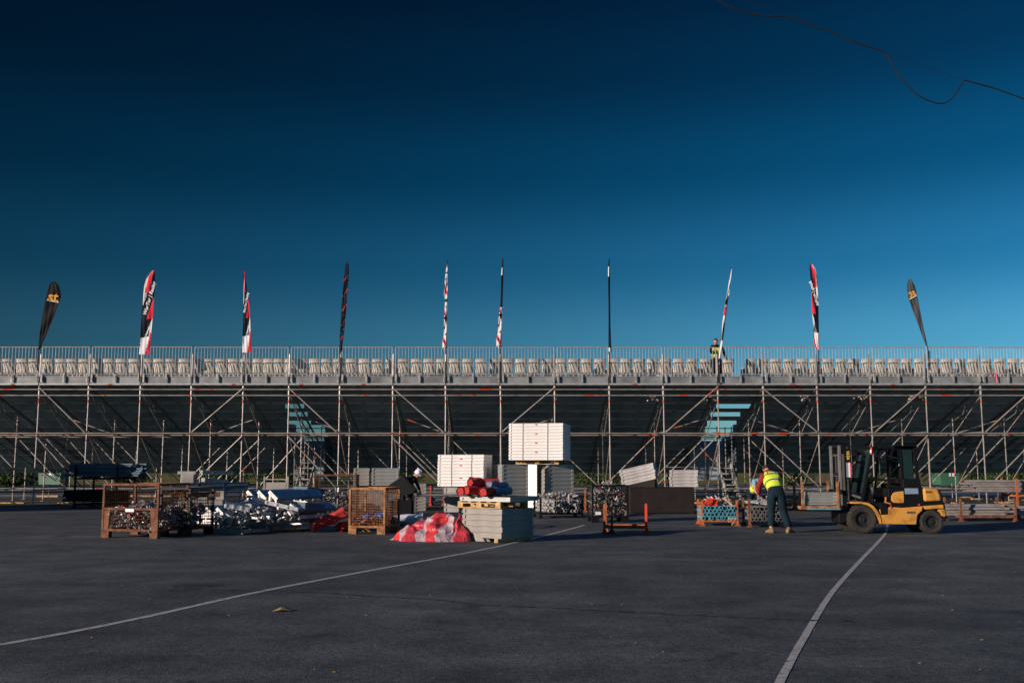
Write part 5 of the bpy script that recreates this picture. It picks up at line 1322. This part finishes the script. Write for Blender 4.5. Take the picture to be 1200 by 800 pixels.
# ------------------------------------------------------------- green containers, overhead cables, hedge, off-frame shade caster
def skipc(label, u, w, h, d, Y, rz):
    root = thing('waste_container', label, 'container', (at(u, 560, Y).x, Y, 0), rz, 'green containers behind the stand')
    g = MB(); g.prism([(-w/2+.12,.15),(w/2-.12,.15),(w/2,h-.2),(-w/2,h-.2)], -d/2, d/2); g.build('tub', ['skip'], root, bevel=.03)
    g = MB(); g.prism([(-w/2-.03,h-.2),(w/2+.03,h-.2),(w/2-.15,h),(-w/2+.15,h)], -d/2-.03, d/2+.03); g.build('lid', ['skip'], root, bevel=.04)
    g = MB(); g.b2(-.05,.35,-d/2-.012,-d/2-.001,h*.50,h*.66); g.build('label', ['white'], root)
    for sx in (-1,1):
        for sy_ in (-1,1): g = MB(); g.lathe([(0,-.03),(.09,-.03),(.09,.03),(0,.03)], 12, 'y', (sx*(w/2-.25), sy_*(d/2-.15), .09)); g.build('wheel', ['rubber'], root)
    return root
skipc('green waste container seen under the stand at the far left', 63, 1.9, 1.75, 1.2, 76, R(-5))
skipc('green waste container seen under the stand above the forklift counterweight', 1108, 1.65, 1.6, 1.2, 74, R(6))
def cable(label, pts, r, Y):
    P = [at(u, v, Y+k) for (u, v, k) in pts]; Q = []
    for i in range(len(P)-1):
        for k in range(6):
            t = k/6; p0 = P[max(i-1,0)]; p1 = P[i]; p2 = P[i+1]; p3 = P[min(i+2,len(P)-1)]
            Q.append(.5*((2*p1)+(p2-p0)*t+(2*p0-5*p1+4*p2-p3)*t*t+(3*p1-p0-3*p2+p3)*t*t*t))
    Q.append(P[-1]); g = MB(); g.path(Q, r, 6); o = g.build('overhead_cable', ['cable']); return tag(o, label, 'cable', 'overhead cables at the top right')
cable('thicker kinked overhead cable that dips in a slack loop at the top right', [(780,-40,0),(812,-18,0),(840,0,0),(865,12,0),(892,18.5,0),(926,20.5,0),(955,31,0),(980,40,0),(1005,51,0),(1022,56,0),(1037,62,0),(1047,78,0),(1060,97,0),(1075,111,0),(1090,118.5,0),(1104,121.5,0),(1116,115,0),(1126,100,0),(1131,94.5,0),(1145,98,0),(1160,102,0),(1178,108,0),(1200,116,0),(1260,138,0)], .010, 14)
cable('thin straight overhead cable running above the slack loop', [(800,-30,.2),(860,-6,.2),(926,19.6,.2),(1037,61.5,.2),(1131,94.2,.2),(1180,109,.2),(1262,140,.2)], .0035, 14)
M['hedgeleaf'] = mat('hedge_leaves', (.045,.08,.02), .8, 0, var=.4, vs=2)
def bush(label, x, y, w, h, n, seed, z0=0):
    rr = random.Random(seed); root = thing('bush', label, 'bush', (x,y,z0), 0, 'bushes along the bank')
    g = MB()
    for k in range(n):
        a = rr.uniform(0,6.28); t = rr.random()**.5; z = rr.random(); rad = w/2*math.sin(math.pi*(.12+.8*z))*(.8+.4*noise.noise(Vector((a,z*3,seed))))
        p = Vector((rad*t*math.cos(a), rad*t*math.sin(a), h*z)); d1 = Vector((rr.uniform(-1,1),rr.uniform(-1,1),rr.uniform(-1,1)))*.14; d2 = Vector((rr.uniform(-1,1),rr.uniform(-1,1),rr.uniform(-1,1)))*.14
        g.add([p, p+d1, p+d1+d2, p+d2], [(0,1,2,3)])
    g.build('foliage', ['hedgeleaf'], root)
    g = MB()
    for k in range(4): g.tube((0,0,0), (rr.uniform(-.3,.3)*w, rr.uniform(-.2,.2)*w, h*.7), .05, 5, None, .015)
    g.build('stem', ['wood'], root)
BW = ['at the far left edge, behind the stand','left of the metal heap, seen through the stand','behind the left stairwell','right of the left stairwell, behind the beige decks','behind the white deck stacks','seen between the black box and the orange posts','behind the bending workers','behind the forklift mast','just right of the second green container','at the far right edge, behind the raised tubes']
for i, u in enumerate((20,150,260,330,470,700,925,1005,1135,1185)):
    Y = 78+rnd.uniform(0,5); bush('dark green bush '+BW[i], at(u,555,Y).x, Y, rnd.uniform(4,6.5), rnd.uniform(1.2,1.9), 2200, i+3)
# unseen box added outside the left edge to shade the back left
cb = thing('shade_caster', 'added grey cabin shape beyond the left edge of the view, casting shade', 'shade caster', (-23.9, 35.0, 0), R(0))
g = MB(); g.b2(-3.8,3.8,-1.2,1.2,.1,3.0); 
for k in range(38): x = -3.7+k*.2; g.b2(x,x+.1,-1.225,-1.2,.25,2.45); g.b2(x,x+.1,1.2,1.225,.25,2.45)
g.build('wall', ['container'], cb)
g = MB(); g.b2(-3.86,3.86,-1.26,1.26,3.0,3.12); g.build('roof', ['container'], cb)
g = MB(); g.b2(.5,1.4,-1.26,-1.226,.2,2.2); g.build('door', ['bluepanel'], cb)
g = MB(); g.b2(-2.6,-1.2,-1.26,-1.226,1.1,2.0); g.build('window', ['glass'], cb)

# ------------------------------------------------------------- light, sky, camera
SUN_EL = R(13); SX, SY = .848, .53
w = bpy.data.worlds.new('World'); sc.world = w; w.use_nodes = True; nt = w.node_tree; N = nt.nodes.new; L = nt.links.new
bg = nt.nodes['Background']; bg.inputs['Strength'].default_value = .1
sky = N('ShaderNodeTexSky'); sky.sky_type = 'NISHITA'; sky.sun_disc = False; sky.sun_elevation = SUN_EL; sky.sun_rotation = R(238); sky.altitude = 100; sky.air_density = 1.; sky.dust_density = .3; sky.ozone_density = 4
# deep polarised autumn sky: the Nishita colour is graded by height above the horizon and, gently, by azimuth
tc = N('ShaderNodeTexCoord'); sx = N('ShaderNodeSeparateXYZ'); L(tc.outputs['Generated'], sx.inputs['Vector'])
rp = N('ShaderNodeValToRGB'); L(sx.outputs['Z'], rp.inputs['Fac']); cr = rp.color_ramp; cr.interpolation = 'EASE'
STOPS = [(0., (.42,.66,.78)), (.06,(.34,.60,.72)), (.12,(.20,.50,.59)), (.20,(.07,.345,.44)), (.29,(.015,.212,.285)), (.38,(.008,.118,.168)), (.46,(.008,.072,.115)), (.60,(.14,.46,.68)), (.95,(.62,1.25,1.75))]
cr.elements[0].position, cr.elements[0].color = STOPS[0][0], (*STOPS[0][1],1); cr.elements[1].position, cr.elements[1].color = STOPS[-1][0], (*STOPS[-1][1],1)
for p_, c_ in STOPS[1:-1]: e = cr.elements.new(p_); e.color = (*c_,1)
mr = N('ShaderNodeMapRange'); L(sx.outputs['X'], mr.inputs['Value']); mr.inputs['From Min'].default_value = -.5; mr.inputs['From Max'].default_value = .5; mr.inputs['To Min'].default_value = .42; mr.inputs['To Max'].default_value = 1.35
m1 = N('ShaderNodeMixRGB'); m1.blend_type = 'MULTIPLY'; m1.inputs['Fac'].default_value = 1; L(sky.outputs['Color'], m1.inputs['Color1']); L(rp.outputs['Color'], m1.inputs['Color2'])
m2 = N('ShaderNodeVectorMath'); m2.operation = 'SCALE'; L(m1.outputs['Color'], m2.inputs[0]); L(mr.outputs['Result'], m2.inputs['Scale']); L(m2.outputs['Vector'], bg.inputs['Color'])
sl = bpy.data.lights.new('sun', 'SUN'); sl.energy = 5.0; sl.angle = R(.5); sl.color = (1, .83, .72)
so = bpy.data.objects.new('sun', sl); col.objects.link(so)
dirv = Vector((SX*math.cos(SUN_EL), SY*math.cos(SUN_EL), -math.sin(SUN_EL))); so.rotation_euler = dirv.to_track_quat('-Z','Y').to_euler(); so.location = (-30,-20,20)
cam = bpy.data.cameras.new('camera'); cam.sensor_width = 36; cam.lens = F/1200*36; cam.clip_end = 5000; cam.clip_start = .1
co = bpy.data.objects.new('camera', cam); col.objects.link(co); co.location = (0,0,CAMH); co.rotation_euler = (R(90)+PITCH, 0, 0); sc.camera = co
sc.render.resolution_x = 1024; sc.render.resolution_y = 682
sc.view_settings.view_transform = 'Standard'; sc.view_settings.look = 'None'; sc.view_settings.exposure = .25; sc.view_settings.gamma = 1
